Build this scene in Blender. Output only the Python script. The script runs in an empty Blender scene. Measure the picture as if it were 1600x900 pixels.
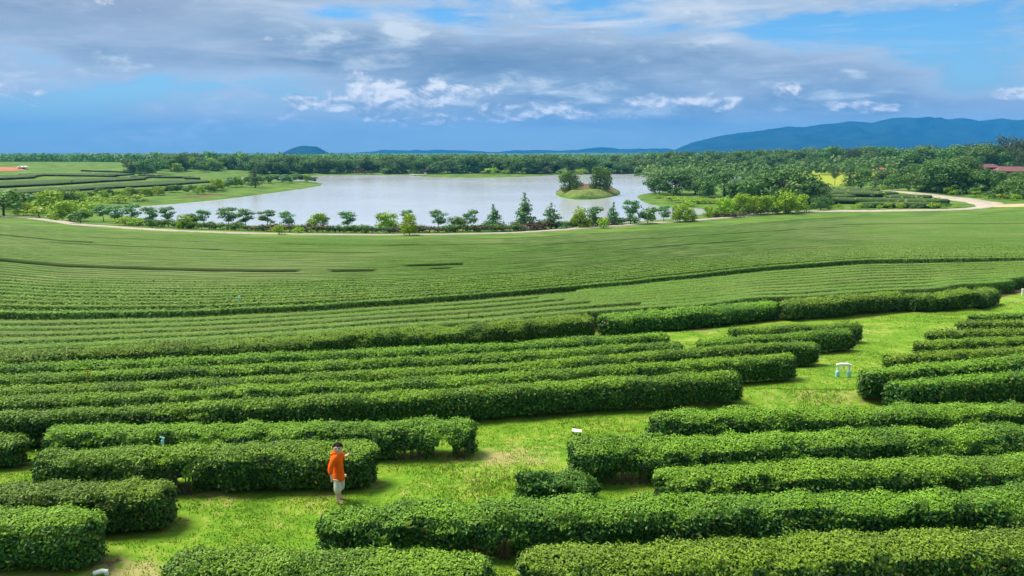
import bpy, math, random
import numpy as np
from math import radians, sin, cos, tan, atan, pi
SC = bpy.context.scene
COL = SC.collection
RNG = np.random.default_rng(7)
random.seed(7)

# ------------------------------------------------------------------ camera
PITCH = radians(10.06); CAMZ = 17.0; FPX = 1200.0
cam_d = bpy.data.cameras.new("camera"); cam = bpy.data.objects.new("camera", cam_d)
COL.objects.link(cam)
cam.location = (0, 0, CAMZ); cam.rotation_euler = (radians(90) - PITCH, 0, 0)
cam_d.sensor_width = 36; cam_d.lens = 36 * FPX / 1600
cam_d.clip_start = 0.1; cam_d.clip_end = 60000
SC.camera = cam

# ------------------------------------------------------------------ sky, sun, exposure
SUN_EL, SUN_AZ = radians(60), radians(-70)      # azimuth from +Y, negative = to the left
world = bpy.data.worlds.new("World"); SC.world = world; world.use_nodes = True
SKY_STRENGTH = 0.085

class NG:
    """tiny helper to write shader math"""
    def __init__(s, tree): s.t = tree
    def n(s, typ, **kw):
        nd = s.t.nodes.new(typ)
        for k, v in kw.items(): setattr(nd, k, v)
        return nd
    def put(s, sock, v):
        if isinstance(v, bpy.types.NodeSocket): s.t.links.new(v, sock)
        else: sock.default_value = v
    def m(s, op, a, b=0.0, c=0.0, clamp=False):
        nd = s.n('ShaderNodeMath', operation=op, use_clamp=clamp)
        s.put(nd.inputs[0], a); s.put(nd.inputs[1], b)
        if op in ('MULTIPLY_ADD', 'SMOOTH_MIN', 'SMOOTH_MAX', 'COMPARE'): s.put(nd.inputs[2], c)
        return nd.outputs[0]
    def add(s, a, b): return s.m('ADD', a, b)
    def sub(s, a, b): return s.m('SUBTRACT', a, b)
    def mul(s, a, b): return s.m('MULTIPLY', a, b)
    def step(s, x, lo, hi):
        nd = s.n('ShaderNodeMapRange', interpolation_type='SMOOTHSTEP')
        s.put(nd.inputs['Value'], x); nd.inputs['From Min'].default_value = lo; nd.inputs['From Max'].default_value = hi
        return nd.outputs[0]
    def mix(s, f, a, b, blend='MIX'):
        nd = s.n('ShaderNodeMix', data_type='RGBA', blend_type=blend)
        s.put(nd.inputs[0], f)
        for sk, v in ((nd.inputs[6], a), (nd.inputs[7], b)):
            if isinstance(v, tuple): v = (*v[:3], 1)
            s.put(sk, v)
        return nd.outputs[2]
    def vec(s, x, y, z):
        nd = s.n('ShaderNodeCombineXYZ')
        s.put(nd.inputs[0], x); s.put(nd.inputs[1], y); s.put(nd.inputs[2], z)
        return nd.outputs[0]
    def noise(s, v, scale, detail=6, rough=0.55, dist=0.0):
        nd = s.n('ShaderNodeTexNoise')
        if v is not None: s.put(nd.inputs['Vector'], v)
        nd.inputs['Scale'].default_value = scale; nd.inputs['Detail'].default_value = detail
        nd.inputs['Roughness'].default_value = rough; nd.inputs['Distortion'].default_value = dist
        return nd.outputs[0]
    def ramp(s, f, stops):
        nd = s.n('ShaderNodeValToRGB'); s.put(nd.inputs[0], f)
        e = nd.color_ramp.elements
        while len(e) < len(stops): e.new(0.5)
        for el, (p, c) in zip(e, stops): el.position = p; el.color = (*c, 1)
        return nd.outputs[0]

def build_sky():
    t = world.node_tree; t.nodes.clear(); g = NG(t)
    out = g.n('ShaderNodeOutputWorld'); bg = g.n('ShaderNodeBackground')
    sky = g.n('ShaderNodeTexSky', sky_type='NISHITA', sun_disc=False)
    sky.sun_elevation = SUN_EL; sky.sun_rotation = SUN_AZ
    sky.altitude = 300; sky.air_density = 1.0; sky.dust_density = 0.4; sky.ozone_density = 2.0
    tc = g.n('ShaderNodeTexCoord'); sep = g.n('ShaderNodeSeparateXYZ')
    t.links.new(tc.outputs['Generated'], sep.inputs[0])
    x, y, z = sep.outputs
    DEG = 57.29578
    az = g.mul(g.m('ARCTAN2', x, y), DEG)            # degrees right of +Y
    el = g.mul(g.m('ARCSINE', z), DEG)
    K = 10.0                                         # cloud colours are in units of 1/strength
    def c(r, gg, b, k=1.0): return tuple(K * k * v for v in (r, gg, b))
    base = g.mix(1.0, sky.outputs[0], (0.50, 0.93, 1.20), 'MULTIPLY')
    low = g.step(el, 9.0, 0.0)
    base = g.mix(g.mul(low, 0.85), base, c(0.31, 0.44, 0.53))
    def gauss(a0, e0, sa, se):
        p = g.m('POWER', g.m('DIVIDE', g.sub(az, a0), sa), 2.0)
        q = g.m('POWER', g.m('DIVIDE', g.sub(el, e0), se), 2.0)
        return g.m('EXPONENT', g.mul(g.add(p, q), -1.0))
    # layered cloud deck: broad masses, finer billows, thin streaks
    zz = g.m('MAXIMUM', g.add(z, 0.16), 0.02)
    flat = g.vec(g.m('DIVIDE', x, zz), g.m('DIVIDE', y, zz), 0.0)
    n2 = g.noise(flat, 2.4, 8, 0.60, 0.3)
    n3 = g.noise(g.vec(g.mul(az, 0.075), g.mul(el, 0.26), 0.3), 1.25, 9, 0.56, 0.25)
    n4 = g.noise(g.vec(g.mul(az, 0.03), g.mul(el, 0.14), 4.7), 1.6, 4, 0.5, 0.2)
    n6 = g.noise(g.vec(g.mul(az, 0.16), g.mul(el, 0.50), 7.7), 1.4, 9, 0.62, 0.35)
    dens = g.add(g.mul(n3, 0.55), g.add(g.mul(n4, 0.40), g.mul(n6, 0.25)))     # centred near 0.6
    clear = g.add(g.mul(gauss(20.5, 8.0, 8, 1.3), 0.24), g.add(g.mul(gauss(31, 6.8, 6, 2.0), 0.11), g.mul(gauss(-11, 9.4, 7, 0.8), 0.16)))
    clear = g.add(clear, g.mul(gauss(-27, 3.2, 14, 1.3), 0.08))
    clear = g.add(clear, g.mul(gauss(10, 10.4, 9, 1.0), 0.06))
    thick = g.add(g.mul(gauss(-6, 6.6, 19, 1.7), 0.14), g.mul(gauss(-31, 9.8, 12, 2.4), 0.16))
    thick = g.add(thick, g.mul(gauss(14, 3.0, 14, 1.5), 0.08))
    dens = g.add(g.sub(dens, clear), thick)
    dens = g.add(dens, g.mul(g.step(el, 9.5, 24.0), 0.12))
    cover = g.step(dens, 0.45, 0.60)
    cover = g.mul(cover, g.add(.30, g.mul(g.step(el, 0.4, 3.0), .70)))
    shade = g.add(g.mul(n6, 0.50), g.mul(n3, 0.50))
    tone = g.ramp(shade, [(0.40, c(0.105, 0.18, 0.29)), (0.48, c(0.17, 0.26, 0.375)), (0.55, c(0.28, 0.375, 0.48)), (0.63, c(0.58, 0.65, 0.70))])
    # thin margins of the deck let more light through than its thick middle
    edge = g.mul(g.step(dens, 0.40, 0.54), g.step(dens, 0.72, 0.54))
    tone = g.mix(g.mul(edge, .75), tone, c(0.46, 0.54, 0.64))
    tone = g.mix(g.mul(gauss(-31, 10.2, 12, 2.2), 0.65), tone, c(0.36, 0.40, 0.50))
    tone = g.mix(g.mul(gauss(-6, 6.6, 17, 1.3), 0.30), tone, c(0.135, 0.21, 0.33))
    bright = g.ramp(n2, [(0.3, c(0.80, 0.84, 0.90)), (0.6, c(1.45, 1.47, 1.5))])  # unseen bright cloud band above the view, added to light scene and lake
    fwd = g.mul(g.step(y, -0.15, 0.45), g.step(el, 75.0, 35.0))  # bright ahead only; unseen sky behind is dimmed to keep hedge fronts dark
    bright = g.mix(fwd, g.mix(.5, tone, c(0.30, 0.36, 0.46)), bright)
    tone = g.mix(g.step(el, 9.5, 19.0), tone, bright)
    col = g.mix(cover, base, tone)
    # thin white streaks
    n5 = g.noise(g.vec(g.mul(az, 0.07), g.mul(el, 0.60), 9.1), 1.1, 9, 0.60, 0.4)
    wisp = g.mul(g.step(n5, 0.50, 0.74), g.step(el, 1.5, 5.0))
    wisp = g.mul(wisp, g.add(0.34, g.mul(gauss(4, 9.2, 17, 1.0), 1.0)))
    col = g.mix(wisp, col, c(0.56, 0.61, 0.68))
    # cumulus heads low over the lake and the hills
    vc = g.vec(g.mul(az, 0.30), g.mul(el, 0.55), 2.2)
    nc = g.noise(vc, 1.25, 8, 0.60, 0.2)
    ncb = g.noise(g.vec(g.add(g.mul(az, 0.30), 0.06), g.sub(g.mul(el, 0.55), 0.16), 2.2), 1.25, 8, 0.60, 0.2)
    def heap(a0, e0, sa, se): return gauss(a0, e0, sa, se)
    hs = None
    for a0, e0, sa, se, w in ((-9.5, 3.5, 5.2, 1.4, .74), (-5.0, 4.2, 3.2, .9, .78), (-15.2, 3.6, 1.4, 1.0, .60), (0.5, 2.9, 3.8, .8, .60),
                              (5.0, 2.5, 3.6, .6, .52), (19.0, 4.2, 1.8, .7, .60), (23.5, 2.9, 2.8, .6, .60), (-3.5, 2.6, 12, .9, .36),
                              (-32.5, 3.8, 2.4, .9, .48), (12, 3.4, 5, .7, .46), (33, 3.2, 2, .5, .5)):
        h = g.mul(heap(a0, e0, sa, se), w)
        hs = h if hs is None else g.m('MAXIMUM', hs, h)
    cm = g.step(g.add(g.mul(g.sub(nc, .5), 1.6), hs), 0.26, 0.54)
    lit = g.step(g.add(g.sub(nc, ncb), g.mul(g.sub(el, 3.1), 0.05)), -0.10, 0.16)
    ccol = g.mix(lit, c(0.30, 0.38, 0.48), c(0.86, 0.86, 0.86))
    col = g.mix(g.mul(cm, 0.92), col, ccol)
    t.links.new(col, bg.inputs['Color']); bg.inputs['Strength'].default_value = SKY_STRENGTH
    t.links.new(bg.outputs[0], out.inputs[0])
build_sky()

sun_d = bpy.data.lights.new("sun", 'SUN'); sun = bpy.data.objects.new("sun", sun_d); COL.objects.link(sun)
sun_d.energy = 4.8; sun_d.angle = radians(24); sun_d.color = (1.0, 0.93, 0.78)
from mathutils import Vector
_d = Vector((sin(SUN_AZ) * cos(SUN_EL), cos(SUN_AZ) * cos(SUN_EL), sin(SUN_EL)))
sun.rotation_euler = (-_d).to_track_quat('-Z', 'Y').to_euler()
sun.location = (0, 0, 300)

vs = SC.view_settings
vs.view_transform = 'Standard'; vs.look = 'None'; vs.gamma = 1; vs.use_curve_mapping = False
vs.exposure = 0.6
SC.render.engine = 'CYCLES'
SC.cycles.use_denoising = True
SC.cycles.max_bounces = 6; SC.cycles.diffuse_bounces = 3; SC.cycles.glossy_bounces = 3
SC.cycles.transmission_bounces = 3; SC.cycles.volume_bounces = 0; SC.cycles.transparent_max_bounces = 4

# ------------------------------------------------------------------ numbers
def vnoise(x, y, z=0.0, seed=0):
    """value noise in numpy, -1..1"""
    x = np.asarray(x, float); y = np.asarray(y, float); z = np.broadcast_to(np.asarray(z, float), np.broadcast(x, y).shape)
    x, y = np.broadcast_arrays(x, y)
    xi = np.floor(x).astype(np.int64); yi = np.floor(y).astype(np.int64); zi = np.floor(z).astype(np.int64)
    fx, fy, fz = x - xi, y - yi, z - zi
    fx = fx * fx * (3 - 2 * fx); fy = fy * fy * (3 - 2 * fy); fz = fz * fz * (3 - 2 * fz)
    def h(a, b, c):
        v = (a * 374761393 + b * 668265263 + c * 2147483647 + seed * 974711) & 0x7fffffff
        v = ((v ^ (v >> 13)) * 1274126177) & 0x7fffffff
        v = v ^ (v >> 16)
        return (v & 0xffff) / 32767.5 - 1.0
    r = 0
    for dx in (0, 1):
        for dy in (0, 1):
            for dz in (0, 1):
                w = (fx if dx else 1 - fx) * (fy if dy else 1 - fy) * (fz if dz else 1 - fz)
                r = r + w * h(xi + dx, yi + dy, zi + dz)
    return r
def fbm(x, y, z=0.0, o=3, seed=0):
    r = 0; a = 1.0; f = 1.0
    for k in range(o):
        r = r + a * vnoise(np.asarray(x) * f, np.asarray(y) * f, np.asarray(z) * f, seed + k); a *= .5; f *= 2.0
    return r
def sstep(x, a, b):
    t = np.clip((np.asarray(x, float) - a) / (b - a), 0, 1); return t * t * (3 - 2 * t)
def smax(a, b, k):
    h = np.clip(.5 + .5 * (a - b) / k, 0, 1); return b + (a - b) * h + k * h * (1 - h)

def ray(px, py):
    px = np.asarray(px, float); py = np.asarray(py, float)
    u = (px - 800) / FPX; v = (450 - py) / FPX
    return u, cos(PITCH) + v * sin(PITCH), -sin(PITCH) + v * cos(PITCH)      # x, y, z per unit depth
def at_z(px, py, z):
    u, fy, fz = ray(px, py); k = (z - CAMZ) / fz
    return u * k, fy * k
def poly_dist(X, Y, P, signed=True):
    """distance to closed polygon P, negative inside"""
    X = np.asarray(X, float); Y = np.asarray(Y, float)
    d = np.full(X.shape, 1e9); ins = np.zeros(X.shape, bool)
    n = len(P)
    for i in range(n):
        ax, ay = P[i]; bx, by = P[(i + 1) % n]
        ex, ey = bx - ax, by - ay; L = ex * ex + ey * ey + 1e-12
        t = np.clip(((X - ax) * ex + (Y - ay) * ey) / L, 0, 1)
        d = np.minimum(d, (X - ax - t * ex) ** 2 + (Y - ay - t * ey) ** 2)
        c = ((ay > Y) != (by > Y))
        with np.errstate(divide='ignore', invalid='ignore'):
            xx = ax + (Y - ay) / (by - ay if by != ay else 1e-12) * ex
        ins ^= (c & (X < xx))
    d = np.sqrt(d)
    return np.where(ins, -d, d) if signed else d
def smooth_closed(P, it=2):
    P = np.asarray(P, float)
    for _ in range(it):
        Q = np.roll(P, -1, 0); P = np.stack([.75 * P + .25 * Q, .25 * P + .75 * Q], 1).reshape(-1, 2)
    return P

LAKE_PX = [(150, 331), (165, 326), (270, 319), (350, 311.5), (430, 301), (480, 294), (506, 289), (500, 285.5), (470, 283), (420, 281.5), (375, 281),
           (372, 277.5), (420, 275.5), (500, 274.5), (560, 273.5), (640, 273.5), (668, 277), (760, 278), (830, 276), (868, 273.5), (960, 272), (1040, 272),
           (1100, 274), (1180, 277), (1192, 280), (1170, 283.5), (1120, 283), (1095, 287), (1070, 294), (1040, 299), (1005, 303), (994, 307), (1003, 315),
           (1022, 321), (1045, 325), (1090, 325), (1112, 330), (1097, 336), (1040, 343), (960, 350), (880, 354), (800, 357), (600, 359), (450, 356),
           (300, 349), (200, 340)]
LAKE = smooth_closed([tuple(float(q) for q in at_z(px, py, 0.0)) for px, py in LAKE_PX], 1)
ISL = smooth_closed([tuple(float(q) for q in at_z(px, py, 0.0)) for px, py in
                     ((862, 301), (875, 309), (900, 312.5), (935, 311.5), (962, 307), (975, 301), (962, 296.5), (920, 294.5), (880, 296))], 2)
_RX, _RY = np.arange(-420, 521, 2.5), np.arange(96, 760, 2.5)
_gx, _gy = np.meshgrid(_RX, _RY)
_DL = poly_dist(_gx, _gy, LAKE); _DI = poly_dist(_gx, _gy, ISL)
def grid_dist(X, Y, G):
    xc = np.clip(X, _RX[0], _RX[-1] - .01); yc = np.clip(Y, _RY[0], _RY[-1] - .01)
    fx = (xc - _RX[0]) / 2.5; fy = (yc - _RY[0]) / 2.5; i = fx.astype(int); j = fy.astype(int); fx -= i; fy -= j
    v = (G[j, i] * (1 - fx) + G[j, i + 1] * fx) * (1 - fy) + (G[j + 1, i] * (1 - fx) + G[j + 1, i + 1] * fx) * fy
    return v + np.hypot(X - xc, Y - yc)
def terr(X, Y, fine=True):
    X = np.asarray(X, float); Y = np.asarray(Y, float)
    c = np.where(X < 0, .0026 * np.minimum(-X, 130) ** 2, .0047 * np.minimum(X, 140) ** 2)
    c = c + np.where(X < 0, .68 * np.maximum(-X - 130, 0), 1.3 * np.maximum(X - 140, 0))
    Ye = Y - c * sstep(Y, 20, 60)
    h = np.where(Ye < 14, 6.4, np.where(Ye < 22, 6.4 + (Ye - 14) * .0325, 6.66 + (Ye - 22) * .071))
    zf = CAMZ - h
    far = (Y > 100)
    d = np.full(X.shape, 300.0)
    if far.any():
        dl = grid_dist(X[far], Y[far], _DL)
        di = grid_dist(X[far], Y[far], _DI)
        d[far] = np.where(di < 0, 0, dl)
    w = sstep(-X, 60, 200)
    zl = 0.22 + (.03 + .014 * w) * np.minimum(np.maximum(d, 0), 130 + 80 * w) * sstep(d, -1, 12)
    zl = zl + sstep(X, 120, 260) * sstep(d, 30, 160) * 2.5
    zl = zl * (1 - .85 * sstep(Y, 560, 1000) * sstep(X, 420, 180))
    z = smax(zf, zl, .5)
    if far.any():
        zz = z[far]
        zz = np.where(dl < 0, np.maximum(-2.0, -.12 + dl * .22), np.minimum(zz, .05 + dl * .35))
        isl = np.minimum(2.6, -di * .5)
        zz = np.where(di < 0, isl, zz)
        z[far] = zz
    if fine:
        nr = Y < 60
        if nr.any(): z[nr] += .05 * fbm(X[nr] * .45, Y[nr] * .45, 0, 3, 11) * sstep(Y[nr], 60, 30)
        # grassy lips at the edges of the two steps
        z = z + lip(X, Y)
    return z
LIPS = []
def lip(X, Y):
    r = 0 * X
    for P, hgt, wd in LIPS:
        m = (Y < 45) & (Y > 8)
        if not m.any(): continue
        xx, yy = X[m], Y[m]; d = np.full(xx.shape, 1e9)
        for (ax, ay), (bx, by) in zip(P[:-1], P[1:]):
            ex, ey = bx - ax, by - ay; L = ex * ex + ey * ey
            t = np.clip(((xx - ax) * ex + (yy - ay) * ey) / L, 0, 1)
            d = np.minimum(d, np.hypot(xx - ax - t * ex, yy - ay - t * ey))
        r[m] += hgt * (1 + .35 * vnoise(xx * .8, yy * .8, 0, 5)) * np.exp(-(d / wd) ** 2)
    return r
def drop(px, py, up=0.0, fine=True):
    """where the ray through a photo pixel meets the ground raised by `up`"""
    px = np.atleast_1d(np.asarray(px, float)); py = np.atleast_1d(np.asarray(py, float))
    px, py = np.broadcast_arrays(px, py)
    u, fy, fz = ray(px, py)
    u = np.broadcast_to(u, px.shape)
    k = 5.0 if fine else 60.0
    lo = np.full(px.shape, k); hi = np.full(px.shape, k); done = np.zeros(px.shape, bool)
    while k < 6000 and not done.all():
        k2 = k * 1.02
        below = (CAMZ + fz * k2) < terr(u * k2, fy * k2, fine) + up
        new = below & ~done
        lo[new] = k; hi[new] = k2; done |= below; k = k2
    lo[~done] = hi[~done] = 6000
    for _ in range(18):
        md = (lo + hi) / 2
        b = (CAMZ + fz * md) < terr(u * md, fy * md, fine) + up
        hi = np.where(b, md, hi); lo = np.where(b, lo, md)
    return u * hi, fy * hi
def gz(x, y): return float(terr(np.array([x]), np.array([y]))[0])

# ------------------------------------------------------------------ materials
def new_mat(name):
    m = bpy.data.materials.new(name); m.use_nodes = True; m.node_tree.nodes.clear()
    g = NG(m.node_tree); out = g.n('ShaderNodeOutputMaterial'); b = g.n('ShaderNodeBsdfPrincipled')
    m.node_tree.links.new(b.outputs[0], out.inputs[0])
    return m, g, b, out
def attr(g, name):
    a = g.n('ShaderNodeAttribute'); a.attribute_name = name; return a.outputs['Fac']
def leaf_mat(name, dark, mid, light, flush_light=None, rough=.5, trans=.25, spec=.35):
    m, g, b, out = new_mat(name)
    geo = g.n('ShaderNodeNewGeometry')
    r = geo.outputs['Random Per Island']
    col = g.ramp(r, [(0.0, dark), (0.5, mid), (0.955, light), (0.965, (.26, .22, .05))] if flush_light is not None and name == 'tea_leaves' else [(0.0, dark), (0.5, mid), (1.0, light)])
    oi = g.n('ShaderNodeObjectInfo')
    if flush_light is not None:
        col = g.mix(g.mul(attr(g, 'flush_light'), g.add(.55, g.mul(r, .45))), col, flush_light)  # young shoots, plus top light painted into the leaf colour
    pos = g.add(g.mul(g.add(g.mul(g.noise(geo.outputs['Position'], .35, 3, .6), .5), g.mul(g.noise(geo.outputs['Position'], .07, 2, .5), .5)), .5), g.mul(g.noise(geo.outputs['Position'], 4.5, 3, .6), .5))
    hs = g.n('ShaderNodeHueSaturation')
    g.put(hs.inputs['Color'], col)
    g.put(hs.inputs['Value'], g.add(g.add(.23, g.mul(pos, 1.3)), g.mul(oi.outputs['Random'], .24)))
    g.put(hs.inputs['Hue'], g.add(.488, g.mul(oi.outputs['Random'], .024)))
    col = hs.outputs[0]
    g.put(b.inputs['Base Color'], col); b.inputs['Roughness'].default_value = rough
    b.inputs['Specular IOR Level'].default_value = spec
    tr = g.n('ShaderNodeBsdfTranslucent'); g.put(tr.inputs['Color'], col)
    mx = g.n('ShaderNodeMixShader'); mx.inputs[0].default_value = trans
    m.node_tree.links.new(b.outputs[0], mx.inputs[1]); m.node_tree.links.new(tr.outputs[0], mx.inputs[2])
    m.node_tree.links.new(mx.outputs[0], out.inputs[0])
    return m
def flat_mat(name, c1, c2=None, scale=6.0, rough=.7, spec=.3, bump=0.0, detail=5):
    m, g, b, out = new_mat(name)
    tc = g.n('ShaderNodeTexCoord')
    n = g.noise(tc.outputs['Object'], scale, detail, .6)
    g.put(b.inputs['Base Color'], g.mix(g.step(n, .3, .7), c1, c2 or tuple(v * .75 for v in c1)))
    b.inputs['Roughness'].default_value = rough; b.inputs['Specular IOR Level'].default_value = spec
    if bump:
        bp = g.n('ShaderNodeBump'); bp.inputs['Strength'].default_value = bump; g.put(bp.inputs['Height'], n)
        m.node_tree.links.new(bp.outputs[0], b.inputs['Normal'])
    return m
M = {}
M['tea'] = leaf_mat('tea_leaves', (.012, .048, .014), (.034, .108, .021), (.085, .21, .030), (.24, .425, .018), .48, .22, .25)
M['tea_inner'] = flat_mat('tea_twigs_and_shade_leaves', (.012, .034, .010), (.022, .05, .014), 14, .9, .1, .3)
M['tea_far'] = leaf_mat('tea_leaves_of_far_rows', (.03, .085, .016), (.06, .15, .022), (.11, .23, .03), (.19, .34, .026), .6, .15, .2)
def tea_far_body(nm='clipped_tea_top', k=1.0):
    m, g, b, out = new_mat(nm)
    geo = g.n('ShaderNodeNewGeometry')
    n = g.noise(geo.outputs['Position'], 5.0, 5, .65)
    n2 = g.noise(geo.outputs['Position'], .05, 4, .6)
    col = g.ramp(n, [(.32, (.048, .108, .014)), (.5, (.076, .150, .018)), (.70, (.110, .195, .023))])
    col = g.mix(g.step(n2, .40, .66), col, g.mix(.55, col, (.15, .19, .06)))
    f = attr(g, 'flush_light')
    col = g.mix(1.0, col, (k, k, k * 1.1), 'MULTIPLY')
    col = g.mix(f, g.mix(.75, col, (.012, .036, .010)), col)  # shade painted into the row sides as near-black green
    g.put(b.inputs['Base Color'], col); b.inputs['Roughness'].default_value = .8; b.inputs['Specular IOR Level'].default_value = .1
    bp = g.n('ShaderNodeBump'); bp.inputs['Strength'].default_value = .4; bp.inputs['Distance'].default_value = .08; g.put(bp.inputs['Height'], n)
    m.node_tree.links.new(bp.outputs[0], b.inputs['Normal'])
    return m
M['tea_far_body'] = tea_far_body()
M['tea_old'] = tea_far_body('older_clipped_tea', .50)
M['wood'] = flat_mat('grey_brown_bark', (.13, .10, .075), (.07, .05, .035), 9, .9, .1, .4)
M['pale_wood'] = flat_mat('pale_bark', (.42, .38, .31), (.28, .24, .19), 5, .9, .1, .3)
M['leaf_dark'] = leaf_mat('tree_leaves_dark', (.032, .088, .018), (.068, .16, .026), (.125, .25, .036), None, .55, .2, .25)
M['leaf_mid'] = leaf_mat('tree_leaves_mid', (.042, .115, .018), (.095, .215, .026), (.175, .315, .04), None, .55, .25, .25)
M['leaf_lake'] = leaf_mat('tree_leaves_bluish', (.045, .15, .045), (.10, .26, .07), (.17, .35, .09), None, .5, .25, .3)
M['leaf_lime'] = leaf_mat('tree_leaves_lime', (.13, .26, .008), (.25, .42, .011), (.36, .52, .018), None, .55, .3, .25)
M['leaf_olive'] = leaf_mat('tree_leaves_olive', (.03, .055, .016), (.065, .105, .03), (.12, .17, .05), None, .6, .2, .2)
M['leaf_rust'] = leaf_mat('reddish_shrub_leaves', (.045, .04, .02), (.085, .06, .032), (.12, .10, .045), None, .6, .2, .2)

def ground_mat():
    m, g, b, out = new_mat('grass_and_soil')
    geo = g.n('ShaderNodeNewGeometry'); P = geo.outputs['Position']
    n1 = g.noise(P, .9, 8, .62); n2 = g.noise(P, 6.0, 6, .65); n3 = g.noise(P, .12, 5, .6); n4 = g.noise(P, 30.0, 3, .6)
    col = g.ramp(g.add(g.mul(n1, .6), g.mul(n2, .4)), [(.34, (.070, .165, .012)), (.47, (.125, .255, .016)), (.56, (.20, .30, .03)), (.66, (.32, .31, .11))])
    far = g.ramp(n3, [(.3, (.045, .10, .016)), (.5, (.085, .165, .020)), (.7, (.15, .22, .035))])
    nf = attr(g, 'near')
    col = g.mix(nf, far, col)
    dry = g.mul(g.step(g.add(attr(g, 'dry'), g.mul(g.sub(g.add(g.mul(n2, .7), g.mul(n1, .5)), .6), 3.2)), .25, 1.0), .8)
    col = g.mix(dry, col, g.mix(n2, (.30, .22, .10), (.42, .34, .17)))
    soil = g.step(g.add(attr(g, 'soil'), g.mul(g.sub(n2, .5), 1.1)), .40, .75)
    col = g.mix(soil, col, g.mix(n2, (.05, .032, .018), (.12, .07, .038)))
    bank = attr(g, 'bank')
    col = g.mix(g.step(g.add(bank, g.mul(g.sub(n3, .5), .8)), .4, .7), col, (.13, .062, .040))
    col = g.mix(g.mul(g.step(n4, .35, .7), .35), col, g.mix(1.0, col, (.45, .5, .4), 'MULTIPLY'))
    g.put(b.inputs['Base Color'], col); b.inputs['Roughness'].default_value = .9; b.inputs['Specular IOR Level'].default_value = .1
    bp = g.n('ShaderNodeBump'); bp.inputs['Strength'].default_value = .5; bp.inputs['Distance'].default_value = .06
    g.put(bp.inputs['Height'], g.add(n2, g.mul(n4, .5)))
    m.node_tree.links.new(bp.outputs[0], b.inputs['Normal'])
    return m
M['ground'] = ground_mat()
def water_mat():
    m, g, b, out = new_mat('lake_water')
    geo = g.n('ShaderNodeNewGeometry')
    mp = g.n('ShaderNodeMapping'); g.put(mp.inputs['Vector'], geo.outputs['Position']); mp.inputs['Scale'].default_value = (.35, 1.0, 1)
    n = g.noise(mp.outputs[0], 1.3, 5, .6); n2 = g.noise(geo.outputs['Position'], .015, 4, .6)
    b.inputs['Base Color'].default_value = (.41, .44, .48, 1)
    b.inputs['IOR'].default_value = 1.333
    g.put(b.inputs['Roughness'], g.add(.06, g.mul(n2, .14)))
    b.inputs['Specular IOR Level'].default_value = .5
    bp = g.n('ShaderNodeBump'); bp.inputs['Strength'].default_value = .2; bp.inputs['Distance'].default_value = .2
    g.put(bp.inputs['Height'], n); m.node_tree.links.new(bp.outputs[0], b.inputs['Normal'])
    return m
M['water'] = water_mat()
M['road'] = flat_mat('pale_concrete_track', (.40, .36, .30), (.30, .26, .21), .5, .9, .1)
M['dirt'] = flat_mat('pale_dirt', (.48, .37, .23), (.36, .27, .16), .4, .95, .05)
M['red_soil'] = flat_mat('red_soil', (.42, .17, .09), (.30, .12, .07), .05, .95, .05)
M['lawn'] = flat_mat('yellow_green_lawn', (.19, .30, .02), (.27, .28, .035), .035, .95, .05)
M['white'] = flat_mat('white_plastic', (.80, .80, .78), (.72, .73, .70), 3, .45, .4)
M['teal'] = flat_mat('pale_teal_plastic', (.25, .58, .58), (.32, .62, .60), 3, .45, .4)
M['orange_post'] = flat_mat('rusty_orange_post', (.50, .16, .03), (.32, .10, .03), 12, .7, .3)
M['dark'] = flat_mat('dark_plastic', (.03, .035, .03), (.02, .02, .02), 5, .5, .3)
M['skin'] = flat_mat('skin', (.68, .42, .30), (.62, .38, .27), 4, .55, .35)
M['shirt'] = flat_mat('orange_cloth', (.86, .13, .006), (.80, .10, .005), 16, .85, .1, .15)
M['shorts'] = flat_mat('beige_cloth', (.66, .60, .54), (.56, .51, .45), 16, .9, .1, .15)
M['hair'] = flat_mat('black_hair', (.006, .005, .005), (.010, .008, .008), 30, .8, .1)
M['eye'] = flat_mat('dark_eye', (.02, .014, .01), (.02, .014, .01), 5, .3, .5)
M['lip'] = flat_mat('lip', (.45, .17, .14), (.42, .15, .12), 5, .5, .3)
M['roof_red'] = flat_mat('dull_red_roof_sheet', (.20, .085, .085), (.15, .07, .075), 1.2, .7, .2)
M['roof_grey'] = flat_mat('weathered_grey_thatch', (.33, .29, .24), (.22, .19, .16), 2.5, .95, .05)
M['roof_orange'] = flat_mat('orange_tile_roof', (.40, .16, .08), (.30, .11, .06), 2, .75, .2)
M['wall_red'] = flat_mat('red_painted_wall', (.28, .09, .06), (.22, .07, .05), 1.5, .85, .15)
M['wall_pale'] = flat_mat('pale_plaster', (.66, .62, .54), (.55, .52, .46), 1.5, .85, .15)
M['glass_dark'] = flat_mat('dark_window_pane', (.03, .04, .05), (.04, .05, .06), 2, .15, .5)
def hill_mat():
    m, g, b, out = new_mat('forested_hillside')
    geo = g.n('ShaderNodeNewGeometry')
    n = g.noise(geo.outputs['Position'], .005, 8, .68)
    g.put(b.inputs['Base Color'], g.ramp(n, [(.35, (.004, .016, .014)), (.65, (.024, .052, .030))])); b.inputs['Roughness'].default_value = 1
    b.inputs['Specular IOR Level'].default_value = 0
    return m
M['hill'] = hill_mat()

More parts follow.
